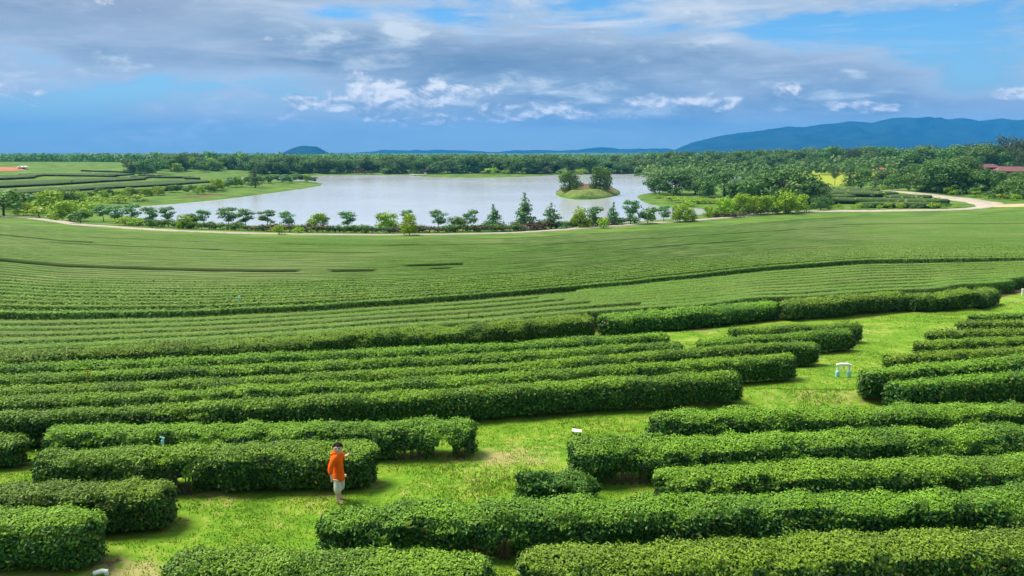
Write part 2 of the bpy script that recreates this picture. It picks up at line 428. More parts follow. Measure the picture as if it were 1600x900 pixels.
# ------------------------------------------------------------------ mesh builders
def mesh_np(name, V, quads=None, tris=None, mats=(), mat_idx=None, smooth=False, attrs=None):
    me = bpy.data.meshes.new(name)
    V = np.asarray(V, np.float32).reshape(-1, 3)
    nq = 0 if quads is None else len(quads); nt = 0 if tris is None else len(tris)
    loops = []
    if nq: loops.append(np.asarray(quads, np.int32).ravel())
    if nt: loops.append(np.asarray(tris, np.int32).ravel())
    loops = np.concatenate(loops)
    me.vertices.add(len(V)); me.vertices.foreach_set('co', V.ravel())
    me.loops.add(len(loops)); me.loops.foreach_set('vertex_index', loops)
    me.polygons.add(nq + nt)
    start = np.concatenate([np.arange(nq, dtype=np.int32) * 4, nq * 4 + np.arange(nt, dtype=np.int32) * 3]).astype(np.int32)
    me.polygons.foreach_set('loop_start', start)
    if mat_idx is not None: me.polygons.foreach_set('material_index', np.asarray(mat_idx, np.int32))
    if smooth is not False:
        s = np.ones(nq + nt, bool) if smooth is True else np.asarray(smooth, bool)
        me.polygons.foreach_set('use_smooth', s)
    else: me.polygons.foreach_set('use_smooth', np.zeros(nq + nt, bool))
    for k, v in (attrs or {}).items():
        a = me.attributes.new(k, 'FLOAT', 'POINT'); a.data.foreach_set('value', np.asarray(v, np.float32))
    for mt in mats: me.materials.append(mt)
    me.update(calc_edges=True)
    return me
def link(name, me, parent=None, loc=(0, 0, 0), rz=0, scale=None):
    o = bpy.data.objects.new(name, me); COL.objects.link(o); o.location = loc; o.rotation_euler = (0, 0, rz)
    if scale is not None: o.scale = scale
    if parent is not None: o.parent = parent
    return o
def tag(o, label=None, cat=None, group=None, kind=None):
    if label: o['label'] = label
    if cat: o['category'] = cat
    if group: o['group'] = group
    if kind: o['kind'] = kind
    return o
class MB:
    """collects simple solids into one mesh"""
    def __init__(s): s.v = []; s.q = []; s.t = []
    def addg(s, V, Q=(), T=()):
        k = len(s.v); s.v += [tuple(map(float, p)) for p in V]
        s.q += [tuple(i + k for i in f) for f in Q]; s.t += [tuple(i + k for i in f) for f in T]
    def box(s, c, d, rz=0, bev=0.0):
        hx, hy, hz = d[0] / 2, d[1] / 2, d[2] / 2
        if bev <= 0:
            P = [(sx * hx, sy * hy, sz * hz) for sz in (-1, 1) for sy in (-1, 1) for sx in (-1, 1)]
            Q = [(0, 2, 3, 1), (4, 5, 7, 6), (0, 1, 5, 4), (2, 6, 7, 3), (0, 4, 6, 2), (1, 3, 7, 5)]
        else:
            P = []; 
            prof = [(-hz, bev), (-hz + bev, 0), (hz - bev, 0), (hz, bev)]
            for z, i in prof:
                a, bb = hx - i, hy - i
                P += [(-a, -bb, z), (a, -bb, z), (a, bb, z), (-a, bb, z)]
            Q = [(3, 2, 1, 0), (12, 13, 14, 15)]
            for r in range(3):
                for k in range(4): Q.append((r * 4 + k, r * 4 + (k + 1) % 4, r * 4 + 4 + (k + 1) % 4, r * 4 + 4 + k))
        ca, sa = cos(rz), sin(rz)
        s.addg([(c[0] + x * ca - y * sa, c[1] + x * sa + y * ca, c[2] + z) for x, y, z in P], Q)
    def tube(s, pts, rad, n=8, cap=True):
        pts = [Vector(p) for p in pts]; rad = rad if isinstance(rad, (list, tuple)) else [rad] * len(pts)
        V = []; prev = None
        for i, p in enumerate(pts):
            tdir = (pts[min(i + 1, len(pts) - 1)] - pts[max(i - 1, 0)]).normalized()
            a = tdir.cross(Vector((0, 0, 1))) if abs(tdir.z) < .95 else tdir.cross(Vector((0, 1, 0)))
            if prev is not None and a.dot(prev) < 0: a = -a
            a.normalize(); prev = a; b = tdir.cross(a).normalized()
            for k in range(n):
                w = 2 * pi * k / n; V.append(p + (a * cos(w) + b * sin(w)) * rad[i])
        Q = [(i * n + k, i * n + (k + 1) % n, (i + 1) * n + (k + 1) % n, (i + 1) * n + k) for i in range(len(pts) - 1) for k in range(n)]
        T = []
        if cap:
            m0 = len(V); V.append(pts[0]); V.append(pts[-1]); L = (len(pts) - 1) * n
            T += [(m0, (k + 1) % n, k) for k in range(n)] + [(m0 + 1, L + k, L + (k + 1) % n) for k in range(n)]
        s.addg(V, Q, T)
    def ball(s, c, r, nu=12, nv=8):
        r = r if isinstance(r, (tuple, list)) else (r, r, r)
        V = [(c[0], c[1], c[2] - r[2])]
        for i in range(1, nv):
            th = -pi / 2 + pi * i / nv
            for k in range(nu): V.append((c[0] + r[0] * cos(th) * cos(2 * pi * k / nu), c[1] + r[1] * cos(th) * sin(2 * pi * k / nu), c[2] + r[2] * sin(th)))
        V.append((c[0], c[1], c[2] + r[2])); Q = []; T = []
        for i in range(nv - 2):
            for k in range(nu): Q.append((1 + i * nu + k, 1 + i * nu + (k + 1) % nu, 1 + (i + 1) * nu + (k + 1) % nu, 1 + (i + 1) * nu + k))
        for k in range(nu):
            T.append((0, 1 + (k + 1) % nu, 1 + k)); e = 1 + (nv - 2) * nu; T.append((len(V) - 1, e + k, e + (k + 1) % nu))
        s.addg(V, Q, T)
    def build(s, name, mat, parent=None, loc=(0, 0, 0), rz=0, smooth=False):
        me = mesh_np(name, s.v, s.q or None, s.t or None, (mat,), None, smooth)
        return link(name, me, parent, loc, rz)

def unit(a): return a / (np.linalg.norm(a, axis=-1, keepdims=True) + 1e-9)
def leaf_quads(P, N, size, aspect=.5, spread=.8, up=0.0, fold=.18, rng=RNG):
    """one folded rhombus per point P, facing roughly N"""
    n = len(P)
    R = rng.normal(size=(n, 3)); nn = unit(N + spread * unit(R))
    A = rng.normal(size=(n, 3)); A[:, 2] += up * 2
    A = unit(A - nn * (A * nn).sum(1, keepdims=True)); B = np.cross(nn, A)
    L = (np.asarray(size) * rng.uniform(.7, 1.3, n))[:, None] * .5
    V = np.empty((n, 4, 3))
    V[:, 0] = P - A * L; V[:, 2] = P + A * L
    V[:, 1] = P + B * L * aspect - nn * L * fold; V[:, 3] = P - B * L * aspect - nn * L * fold
    Q = np.arange(n * 4).reshape(n, 4)
    return V.reshape(-1, 3), Q

# ------------------------------------------------------------------ hedges
HEDGE_LINES = []         # (points, half width) for soil and for keeping grass out
def resample(P, step):
    P = np.asarray(P, float); s = np.concatenate([[0], np.cumsum(np.hypot(*(np.diff(P, axis=0).T)))])
    n = max(int(s[-1] / step), 3)
    t = np.linspace(0, s[-1], n + 1)
    # gentle smoothing through dense linear interpolation and box filter
    x = np.interp(t, s, P[:, 0]); y = np.interp(t, s, P[:, 1])
    k = max(int(1.2 / step), 1)
    if n > 3 * k:
        ker = np.ones(2 * k + 1) / (2 * k + 1)
        xp = np.concatenate([2 * x[0] - x[k:0:-1], x, 2 * x[-1] - x[-2:-k - 2:-1]]); yp = np.concatenate([2 * y[0] - y[k:0:-1], y, 2 * y[-1] - y[-2:-k - 2:-1]])
        x = np.convolve(xp, ker, 'valid'); y = np.convolve(yp, ker, 'valid')
    return np.stack([x, y], 1), t
def hedge_mesh(name, P, width, height, step, dens, leaf, lump=.085, base=.10, far=False, seed=0, holes=(), ragged=0.0, flush_light_gain=1.0):
    C, t = resample(P, step); n = len(C)
    if np.ndim(width):
        sw = np.concatenate([[0], np.cumsum(np.hypot(*(np.diff(np.asarray(P), axis=0).T)))]); width = np.interp(t, sw, width)
    T = unit(np.gradient(C, axis=0)); Nn = np.stack([-T[:, 1], T[:, 0]], 1)      # points to the back (+Y)
    L = t[-1]
    ce = min((.55 if far else .38) * np.mean(width), L * .3)
    e = np.clip(np.minimum(t, L - t) / ce, 0, 1); cap = np.sqrt(np.clip(1 - (1 - e) ** 2, 0, 1)) * .97 + .03
    w = np.broadcast_to(width, (n,)) * .5 * cap
    prof = [(-.84, 0.0), (-.95, .20), (-1.0, .42), (-.98, .62), (-.90, .78), (-.70, .91), (-.32, .985), (.2, 1.0), (.64, .95), (.88, .85), (1.0, .7), (.95, .3), (.8, 0)] if not far else \
           [(-.9, 0.0), (-1.0, .55), (-.86, .93), (-.4, 1.0), (.4, 1.0), (.86, .93), (1.0, .5), (.9, 0)]
    ns = len(prof)
    pu = np.array([p[0] for p in prof]); pv = np.array([p[1] for p in prof])
    z0 = terr(C[:, 0], C[:, 1], not far)
    hv = height * (1 + ((.015 if far else .02 if lump < .05 else .03 if lump < .06 else .06)) * vnoise(t * .35, t * 0 + seed, 0, 3) + ragged * vnoise(t * 1.3, t * 0 + seed, 0, 8)) * (.86 + .14 * cap)
    off = pu[None, :] * w[:, None]
    X = C[:, 0, None] + Nn[:, 0, None] * off; Y = C[:, 1, None] + Nn[:, 1, None] * off
    zz0 = terr(X, Y, False) if far else z0[:, None]
    Z = zz0 + base + pv[None, :] * (hv[:, None] - base)
    G = np.stack([X, Y, Z], -1)
    # lumps
    s = np.cumsum(np.concatenate([[0], np.hypot(np.diff(pu) * .6, np.diff(pv) * .75)]))
    nz = fbm(t[:, None] * (2.9 if not far else .5) + seed * 7.3, s[None, :] * 3.2 + 0 * t[:, None], seed * 1.7, 3, 21)
    du = np.gradient(G, axis=0); dv = np.gradient(G, axis=1)
    NN = unit(np.cross(du, dv)); NN = np.where((NN * np.stack([Nn[:, 0, None] * pu, Nn[:, 1, None] * pu, 0 * X + .4], -1)).sum(-1, keepdims=True) < 0, -NN, NN)
    G = G + NN * (nz * lump)[..., None]
    idx = np.arange(n * ns).reshape(n, ns)
    Q = np.stack([idx[:-1, :-1], idx[1:, :-1], idx[1:, 1:], idx[:-1, 1:]], -1).reshape(-1, 4)
    ctr = G.reshape(-1, 3)
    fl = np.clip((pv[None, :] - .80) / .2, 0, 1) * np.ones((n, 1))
    # leaves
    a, b, c, d = (ctr[Q[:, k]] for k in range(4))
    fn = np.cross(c - a, d - b); ar = np.linalg.norm(fn, axis=1) * .5; fn = unit(fn)
    nv_ = NN.reshape(-1, 3)[Q[:, 0]]; fn = np.where((fn * nv_).sum(1, keepdims=True) < 0, -fn, fn)
    wgt = ar.copy()
    side = (np.arange(len(Q)) % (ns - 1)); wgt[side >= ns - 3] *= .45
    keep = np.ones(len(Q), bool)
    tq = np.repeat((t[:-1] + t[1:]) / 2, ns - 1)
    for h0, h1, hz in holes:     # an arch-like opening low in the hedge
        keep &= ~((tq > h0) & (tq < h1) & ((c[:, 2] + a[:, 2]) / 2 - np.repeat(z0[:-1], ns - 1) < hz * np.sqrt(np.clip(1 - ((tq - (h0 + h1) / 2) / ((h1 - h0) / 2)) ** 2, 0, 1))))
    wgt = wgt * keep
    N = int(dens * wgt.sum())
    f = RNG.choice(len(Q), N, p=wgt / wgt.sum())
    r1 = RNG.random((N, 1)); r2 = RNG.random((N, 1))
    Pp = (a[f] * (1 - r1) + b[f] * r1) * (1 - r2) + (d[f] * (1 - r1) + c[f] * r1) * r2
    Nf = fn[f]
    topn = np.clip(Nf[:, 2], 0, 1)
    jit = RNG.normal(size=N) * leaf * .42 + np.where(RNG.random(N) < .06, leaf * 1.0, 0)
    Pp = Pp + Nf * jit[:, None]
    LV, LQ = leaf_quads(Pp, Nf, leaf * np.ones(N) * np.where(topn > .7, .95, 1.35), .55 if not far else .75, (.85 if not far else .5) * np.where(topn > .6, .62, 1.0)[:, None], up=.25)
    lf = np.clip(sstep(topn, .22, .92) * (.78 + .4 * RNG.random(N)) * flush_light_gain, 0, 1)
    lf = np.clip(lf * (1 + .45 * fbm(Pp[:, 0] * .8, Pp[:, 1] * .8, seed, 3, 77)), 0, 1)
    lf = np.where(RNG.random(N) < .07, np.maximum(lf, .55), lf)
    # core a little inside
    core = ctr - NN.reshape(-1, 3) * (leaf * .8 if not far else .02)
    Qk = Q[keep]
    k0 = len(core)
    V = np.concatenate([core, LV]); QQ = np.concatenate([Qk, LQ + k0])
    mi = np.concatenate([np.zeros(len(Qk)), np.ones(len(LQ))])
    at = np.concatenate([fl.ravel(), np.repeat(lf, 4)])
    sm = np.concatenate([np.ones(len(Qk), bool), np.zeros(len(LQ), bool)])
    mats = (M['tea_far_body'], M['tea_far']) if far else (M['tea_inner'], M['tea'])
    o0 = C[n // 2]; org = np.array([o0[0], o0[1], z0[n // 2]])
    me = mesh_np(name, V - org, QQ, None, mats, mi, sm, {'flush_light': at})
    return me, org, C

GU_, GR_ = 'hedges of the middle left block', 'hedges of the right middle block'
def hedge_dist(xs, ys, reach=1.2):
    d = np.full(xs.shape, 9.0)
    for C, hw in HEDGE_LINES:
        st = max(int(.5 / max(np.hypot(*(C[1] - C[0])), 1e-3)), 1); c = np.concatenate([C[::st], C[-1:]])
        for a, b in zip(c[:-1], c[1:]):
            R = hw + reach
            m = np.nonzero((xs > min(a[0], b[0]) - R) & (xs < max(a[0], b[0]) + R) & (ys > min(a[1], b[1]) - R) & (ys < max(a[1], b[1]) + R))[0]
            if not len(m): continue
            e = b - a; L = e @ e + 1e-9; t = np.clip(((xs[m] - a[0]) * e[0] + (ys[m] - a[1]) * e[1]) / L, 0, 1)
            d[m] = np.minimum(d[m], np.hypot(xs[m] - a[0] - t * e[0], ys[m] - a[1] - t * e[1]) - hw)
    return d
def hedge_px(px_pts, label, group, height=.75, width=1.2, stems=(), holes_px=(), ragged=0.0, name='tea_hedge', lump=.085, cat='tea hedge', fg=1.0):
    width = 1.02 if 'terrace' in label and width > 1.28 else (.54 if group in (GU_, GR_) else width * .62)
    p = np.array(px_pts, float)
    q = np.linspace(p[0, 0], p[-1, 0], max(int(abs(p[-1, 0] - p[0, 0]) / 25), 4))
    yy = np.interp(q, p[:, 0], p[:, 1])
    x, y = drop(q, yy, height)
    P = np.stack([x, y], 1)
    # dist governs leaf size
    dist = float(np.min(np.hypot(x, y)))
    if dist < 17.5: leaf, dens, step = .050, 2700, .10
    elif dist < 21: leaf, dens, step = .055, 2000, .13
    elif dist < 28: leaf, dens, step = .060, 1500, .16
    else: leaf, dens, step = .075, 850, .25
    holes = []
    for a, b, hz in holes_px:
        s = np.concatenate([[0], np.cumsum(np.hypot(np.diff(x), np.diff(y)))])
        holes.append((np.interp(a, q, s), np.interp(b, q, s), hz))
    seed = len(HEDGE_LINES) + 1
    if group in (GU_, GR_): lump *= .55
    elif ragged == 0: ragged = .035
    me, org, C = hedge_mesh(name, P, width, height, step, dens, leaf, lump, .10, False, seed, holes, ragged, fg)
    o = link(name, me, None, tuple(org)); tag(o, label, cat, group)
    HEDGE_LINES.append((C, width / 2))
    for spx in stems:
        sx = float(np.interp(spx, q, x)); sy = float(np.interp(spx, q, y)) - .28
        z = gz(sx, sy); mb = MB()
        for k in range(3):
            dx, dy = random.uniform(-.12, .12), random.uniform(-.15, .1)
            mb.tube([(0, 0, -.03), (dx * .4, dy * .4, .14), (dx, dy, .30), (dx * 1.5, dy * 1.4, .45)], [.018, .014, .011, .007], 6)
        mb.build('woody_stem', M['wood'], o, (sx - org[0], sy - org[1], z - org[2]))
    return o

# grassy lips at the terrace edges (photo: grass edge hiding the foot of the hedges behind)
def lip_px(pts, h, w):
    p = np.array(pts, float); x, y = drop(p[:, 0], p[:, 1], 0); LIPS.append((list(zip(x, y)), h, w))
lip_px([(380, 664), (520, 652), (650, 643), (800, 638), (950, 630), (1050, 622)], .16, .55)
lip_px([(1060, 628), (1200, 621), (1330, 623), (1400, 618), (1480, 614), (1640, 612)], .22, .5)
lip_px([(1230, 498), (1330, 489), (1440, 482), (1500, 484)], .2, .8)

GA = 'hedges of the lower left corner'
hedge_px([(-130, 803), (0, 806), (80, 807), (152, 809)], 'front tea hedge in the lower left corner, dark end beside the grass path', GA, .78, 1.25)
hedge_px([(-130, 764), (0, 762), (140, 758), (268, 756)], 'tea hedge just behind the corner one, blunt dark end above bare soil', GA, .78, 1.2)
hedge_px([(-130, 684), (-40, 683), (38, 682)], 'short hedge end cut off by the left edge, beside a brown soil gap', GA, .62, 1.1)
hedge_px([(56, 706), (180, 704), (300, 703), (420, 700), (588, 698)], 'tea hedge the orange-shirted child stands in front of', 'hedges around the child', .78, 1.2, stems=(284, 290, 296, 303), holes_px=((280, 308, .42), (420, 450, .16)))
hedge_px([(72, 671), (250, 667), (400, 665), (600, 661), (742, 658)], 'tea hedge behind the child with a hole near its right end', 'hedges around the child', .74, 1.1, stems=(622, 634, 645, 656, 666, 715, 725), holes_px=((677, 706, .5), (612, 672, .24), (708, 734, .2)))
GB = 'hedges of the lower right block'
hedge_px([(1016, 648), (1300, 642), (1600, 636), (1800, 632)], 'rearmost hedge of the lower right block, below the pale grass bank', GB, .72, 1.15)
hedge_px([(888, 690), (1000, 687), (1160, 682), (1600, 671), (1800, 666)], 'hedge with a thick dark end beside the small white board on the grass', GB, .80, 1.25, stems=(985, 998, 1008, 960, 972), holes_px=((950, 1016, .26), (905, 925, .2)))
hedge_px([(1024, 737), (1160, 729), (1400, 722), (1600, 716), (1800, 710)], 'middle hedge of the lower right block starting right of the scruffy low bush', GB, .76, 1.2, stems=(1030,))
hedge_px([(808, 752), (870, 748), (932, 750)], 'low scruffy tea bush standing alone before the thick dark hedge end', 'scruffy bush', .46, .9, ragged=.26, name='tea_bush', lump=.17, cat='tea bush', fg=.35)
hedge_px([(498, 800), (560, 790), (700, 788), (850, 788), (1000, 785), (1160, 780), (1600, 768), (1800, 763)], 'long front hedge running right from just below the child', GB, .78, 1.25, stems=(742, 756, 782, 790, 796), holes_px=((772, 802, .42), (735, 765, .25), (1290, 1330, .2)), ragged=.06, fg=.8)
hedge_px([(262, 870), (400, 864), (600, 870), (768, 884)], 'ragged hedge at the bottom edge, left of the orange post gap', GB, .72, 1.25, ragged=.10, fg=.7)
hedge_px([(812, 876), (900, 864), (1160, 850), (1600, 836), (1800, 831)], 'nearest hedge along the bottom edge, right of the orange post gap', GB, .76, 1.3, ragged=.08, fg=.8)
GU = 'hedges of the middle left block'
hedge_px([(-160, 652), (0, 645), (400, 626), (800, 602), (1000, 590), (1156, 581)], 'frontmost long hedge above the grass path, full dark front face', GU, .80, 1.2)
hedge_px([(-160, 629), (0, 623), (400, 605), (800, 584), (1100, 563), (1243, 553)], 'second long hedge above the grass path, ending beside the reddish soil', GU, .76, 1.2)
hedge_px([(-160, 613), (0, 608), (400, 590), (800, 569), (1000, 553), (1140, 541), (1278, 534)], 'third long hedge above the grass path with a narrow rounded end', GU, .76, 1.2)
hedge_px([(-160, 593), (0, 588), (400, 571), (800, 552), (1000, 539), (1066, 535)], 'fourth long hedge above the grass path, stopping short at a gap', GU, .76, 1.2)
hedge_px([(1090, 533), (1150, 528), (1250, 521), (1330, 514)], 'short hedge right of the gap, ending in a dark round end by the green path', GU, .76, 1.2)
hedge_px([(-160, 577), (0, 572), (400, 555), (800, 536), (1000, 523), (1043, 520)], 'fifth long hedge above the grass path, ending at the bright grass patch', GU, .74, 1.2)
hedge_px([(1142, 514), (1250, 509), (1346, 504)], 'short hedge right of the bright grass patch, top of its block', GU, .74, 1.2)
GR = 'hedges of the right middle block'
hedge_px([(1387, 600), (1480, 592), (1600, 581), (1780, 570)], 'frontmost hedge of the right block above the pale grass bank', GR, .76, 1.2)
hedge_px([(1345, 579), (1440, 571), (1600, 558), (1780, 549)], 'hedge of the right block whose round end faces the white pipe stand', GR, .78, 1.2)
hedge_px([(1383, 557), (1480, 550), (1600, 543), (1780, 535)], 'third hedge of the right block, set back from the white pipe stand', GR, .72, 1.15)
hedge_px([(1430, 534), (1600, 528), (1780, 523)], 'fourth hedge from the front of the right block', GR, .70, 1.15)
hedge_px([(1448, 517), (1600, 514), (1780, 511)], 'fifth hedge from the front of the right block, dark left end', GR, .68, 1.15)
hedge_px([(1497, 503), (1600, 501), (1780, 499)], 'second hedge from the back of the right block', GR, .64, 1.1)
hedge_px([(1515, 492), (1600, 490), (1780, 489)], 'rearmost hedge of the right block, lowest and thinnest', GR, .6, 1.1)
GF = 'dark faced hedges edging the wide terrace'
hedge_px([(-200, 556), (0, 550), (400, 530), (700, 510), (925, 494)], 'edge hedge of the wide terrace, longest piece from the left edge of the photo', GF, .80, 1.3, fg=.9)
hedge_px([(936, 493), (1100, 482), (1216, 469)], 'edge hedge of the wide terrace, piece above the small bright grass patch', GF, .80, 1.3, fg=.9)
hedge_px([(1222, 472), (1300, 464), (1410, 456)], 'edge hedge of the wide terrace, piece behind the grassy mound', GF, .82, 1.3, fg=.9)
hedge_px([(1416, 460), (1500, 455), (1548, 449)], 'edge hedge of the wide terrace, last curved piece by the path', GF, .82, 1.3, fg=.9)

# ---- the wide terrace and the far field: rows laid between traced lines
def line_world(pts, up, q):
    p = np.array(pts, float); x, y = drop(q, np.interp(q, p[:, 0], p[:, 1]), up); return np.stack([x, y], 1)
Q1 = np.linspace(-260, 1860, 107)
F0 = line_world([(-260, 558), (0, 550), (400, 530), (700, 510), (925, 492), (1100, 481), (1216, 469), (1410, 456), (1548, 448), (1600, 438), (1860, 425)], .78, Q1)
K1 = line_world([(-260, 487), (0, 484), (110, 486), (300, 484), (400, 479), (600, 469), (1000, 436), (1200, 415), (1350, 404), (1600, 401), (1860, 400)], .78, Q1)
K2 = line_world([(-260, 338), (0, 347), (100, 357), (200, 362), (400, 370), (600, 374), (800, 371), (1000, 360), (1150, 350), (1260, 341), (1320, 338), (1600, 335), (1860, 335)], .75, Q1)
def rows_between(A, B, s_list, px_lo, px_hi, q=Q1):
    out = []
    for s in s_list:
        m = (q >= px_lo) & (q <= px_hi); out.append(A[m] * (1 - s) + B[m] * s)
    return out
def far_row(P, width, label, group, leaf, dens, height=.78, step=.6, seed=0):
    me, org, C = hedge_mesh('tea_row', P, width, height, step, dens, leaf, .018, 0.0, True, seed)
    return tag(link('tea_row', me, None, tuple(org)), label, 'tea row', group)
def px_cut(P, lo, hi, extra=None):
    """part of a row between two photo columns"""
    px = 800 + FPX * P[:, 0] / (P[:, 1] * cos(PITCH) + (CAMZ - 9) * sin(PITCH)); m = (px >= lo) & (px <= hi)
    return P[m] if extra is None else (P[m], extra[m])
GT = 'tea rows of the wide terrace'
names = ['first', 'second', 'third', 'fourth', 'fifth']
for k in range(5):
    s = (k + 1) * .142
    P = F0 * (1 - s) + K1 * s
    P = px_cut(P, -260, (1585, 1640, 1700, 1860, 1860)[k])
    dl = 33.0
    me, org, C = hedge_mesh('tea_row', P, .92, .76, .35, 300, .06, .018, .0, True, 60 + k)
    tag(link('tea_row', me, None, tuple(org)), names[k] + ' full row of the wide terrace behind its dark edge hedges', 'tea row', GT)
for k, (s, lo) in enumerate(((.213, 980), (.355, 900), (.497, 860), (.639, 820), (.785, 880))):
    P = px_cut(F0 * (1 - s) + K1 * s, lo, 1860)
    me, org, C = hedge_mesh('tea_row', P, .95, .76, .4, 240, .065, .018, .0, True, 70 + k)
    tag(link('tea_row', me, None, tuple(org)), ('nearest', 'second', 'middle', 'fourth', 'farthest')[k] + ' of the short rows wedged into the right half of the wide terrace', 'tea row', GT)

NR = 66
GM = 'tea rows of the broad field down to the lake track'
gaps = {}      # row index -> list of photo column spans left bare
def gap(s, lo, hi, rows=1):
    for j in range(rows): gaps.setdefault(int(round(s * NR)) - j, []).append((lo, hi))
def s_of(px, py):
    i = int(np.argmin(abs(Q1 - px))); x, y = drop(px, py, .75); a = K1[i]; b = K2[i]
    return float(np.clip((y[0] - a[1]) / (b[1] - a[1]), 0, 1))
for px, py, lo, hi in ((225, 419, -300, 452), (552, 421, 528, 577), (682, 414, 657, 706), (1460, 349, 1326, 1900), (1200, 361, 1040, 1330), (60, 372, -300, 135), (260, 387, 90, 330),
                       (420, 393, 330, 560), (330, 378, 150, 800), (1120, 379, 1000, 1160), (1400, 336, 1330, 1900), (685, 421, 681, 691), (560, 382, 450, 640), (930, 378, 860, 1010)):
    gap(s_of(px, py), lo, hi, 2 if (px, py) in ((225, 419), (552, 421), (682, 414), (60, 372), (1460, 349)) else 1)
for k in range(NR):
    s = k / NR + (.0 if k == 0 else .006)
    P = K1 * (1 - s) + K2 * s
    wob = .10 * vnoise(Q1 * .006, Q1 * 0 + k * .37, 0, 31) * (1 if k else 0); P = P + np.stack([0 * wob, wob], 1)
    sp = np.median(np.hypot(*(K2 - K1).T)) / NR
    spans = [(-300, 1900)]
    for lo, hi in gaps.get(k, ()):
        spans = [q for a, b in spans for q in ((a, min(b, lo)), (max(a, hi), b)) if q[1] - q[0] > 25]
    y0 = float(P[:, 1].min())
    tg = unit(np.gradient(P, axis=0)); wperp = np.abs((K2 - K1)[:, 1] * tg[:, 0] - (K2 - K1)[:, 0] * tg[:, 1]) / NR * .56
    leaf = .09; dens = max(.01, 260 * (1 - (y0 - 32) / 14))
    for j, (lo, hi) in enumerate(spans):
        R_, W_ = px_cut(P, lo, hi, wperp)
        if len(R_) < 3: continue
        if k == 0 : lab = 'long dark faced row at the near edge of the broad field'; gr = GM
        else: lab = 'clipped tea row among the many narrow ones of the broad field sloping to the lake'; gr = GM
        far_row(R_, np.minimum(W_, 2.4), lab, gr, leaf, dens, .78, .45 if y0 < 60 else .9, 90 + k)

# ------------------------------------------------------------------ ground sheet
def build_ground():
    us = np.concatenate([np.linspace(-1.6, -.95, 24), np.linspace(-.94, .94, 620), np.linspace(.95, 1.6, 24)])
    Ys = np.concatenate([np.arange(-24, 6, 1.0), np.arange(6, 42, .18), np.arange(42, 140, 1.0), np.arange(140, 340, 1.6), np.arange(340, 640, 4), np.geomspace(640, 2500, 60), np.geomspace(2600, 9000, 30)])
    U, Y = np.meshgrid(us, Ys); X = U * (Y + 26) * np.where(np.abs(U) < .95, 1, 1)
    Z = terr(X, Y)
    n, m = X.shape
    idx = np.arange(n * m).reshape(n, m)
    Q = np.stack([idx[:-1, :-1], idx[:-1, 1:], idx[1:, 1:], idx[1:, :-1]], -1).reshape(-1, 4)
    xf, yf = X.ravel(), Y.ravel()
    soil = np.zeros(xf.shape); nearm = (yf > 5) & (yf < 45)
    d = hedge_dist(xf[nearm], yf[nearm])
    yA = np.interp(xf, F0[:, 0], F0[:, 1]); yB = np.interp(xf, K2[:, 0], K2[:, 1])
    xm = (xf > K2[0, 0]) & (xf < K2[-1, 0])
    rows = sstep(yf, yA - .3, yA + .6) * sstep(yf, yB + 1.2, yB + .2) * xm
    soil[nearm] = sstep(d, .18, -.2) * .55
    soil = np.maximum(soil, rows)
    dry = np.zeros(xf.shape)
    for px, py, r, w in ((575, 648, .9, .55), (640, 650, .9, .3), (702, 646, .6, .5), (818, 640, .7, .55), (908, 634, .8, .5), (792, 716, .8, .55), (838, 700, 1.0, .4), (1250, 622, 1.0, .4),
                         (1460, 617, 2.0, .5), (1560, 616, 1.5, .45), (1440, 487, 1.2, .6), (1090, 517, 1.3, .55), (640, 765, .6, .3), (230, 893, .5, .7), (420, 812, .8, .35), (760, 752, .7, .35), (1215, 588, .8, .5), (1320, 520, .9, .45),
                         (1590, 470, 1.5, .4), (1290, 560, 1.2, .25), (330, 782, .7, .4), (170, 880, .5, .4)):
        x, y = drop(px, py); dry += w * np.exp(-(((xf - x[0]) / (r * 1.5)) ** 2 + ((yf - y[0]) / (r * .8)) ** 2))
    bank = np.zeros(xf.shape)
    for px, py, rx, ry, w in ((335, 304, 9, 7, .7), (300, 307, 10, 7, .6), (880, 294.5, 9, 5, .9), (905, 294, 9, 5, .9), (935, 293.5, 9, 5, .9), (1125, 336, 5, 3, .8), (730, 274, 40, 20, .5), (440, 271, 30, 10, .4)):
        x, y = drop(px, py, 0, False); bank += w * np.exp(-(((xf - x[0]) / rx) ** 2 + ((yf - y[0]) / ry) ** 2))
    isl_m = (grid_dist(xf, yf, _DI) < -1.5) & (yf > 100); ic = ISL.mean(0)
    bank = np.maximum(bank, isl_m * sstep(yf, ic[1] + 2, ic[1] + 9))
    dry = np.maximum(dry, isl_m * sstep(yf, ic[1] + 6, ic[1] - 6) * .42)
    near = sstep(yf, 80, 40)
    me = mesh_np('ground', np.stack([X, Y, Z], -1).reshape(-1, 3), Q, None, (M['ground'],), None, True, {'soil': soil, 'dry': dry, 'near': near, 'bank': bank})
    tag(link('ground', me), kind='structure')
build_ground()
def build_water():
    lo = LAKE.min(0) - 6; hi = LAKE.max(0) + 6
    V = [(lo[0], lo[1], 0), (hi[0], lo[1], 0), (hi[0], hi[1], 0), (lo[0], hi[1], 0)]
    tag(link('lake', mesh_np('lake', V, [(0, 1, 2, 3)], None, (M['water'],))), kind='structure')
build_water()

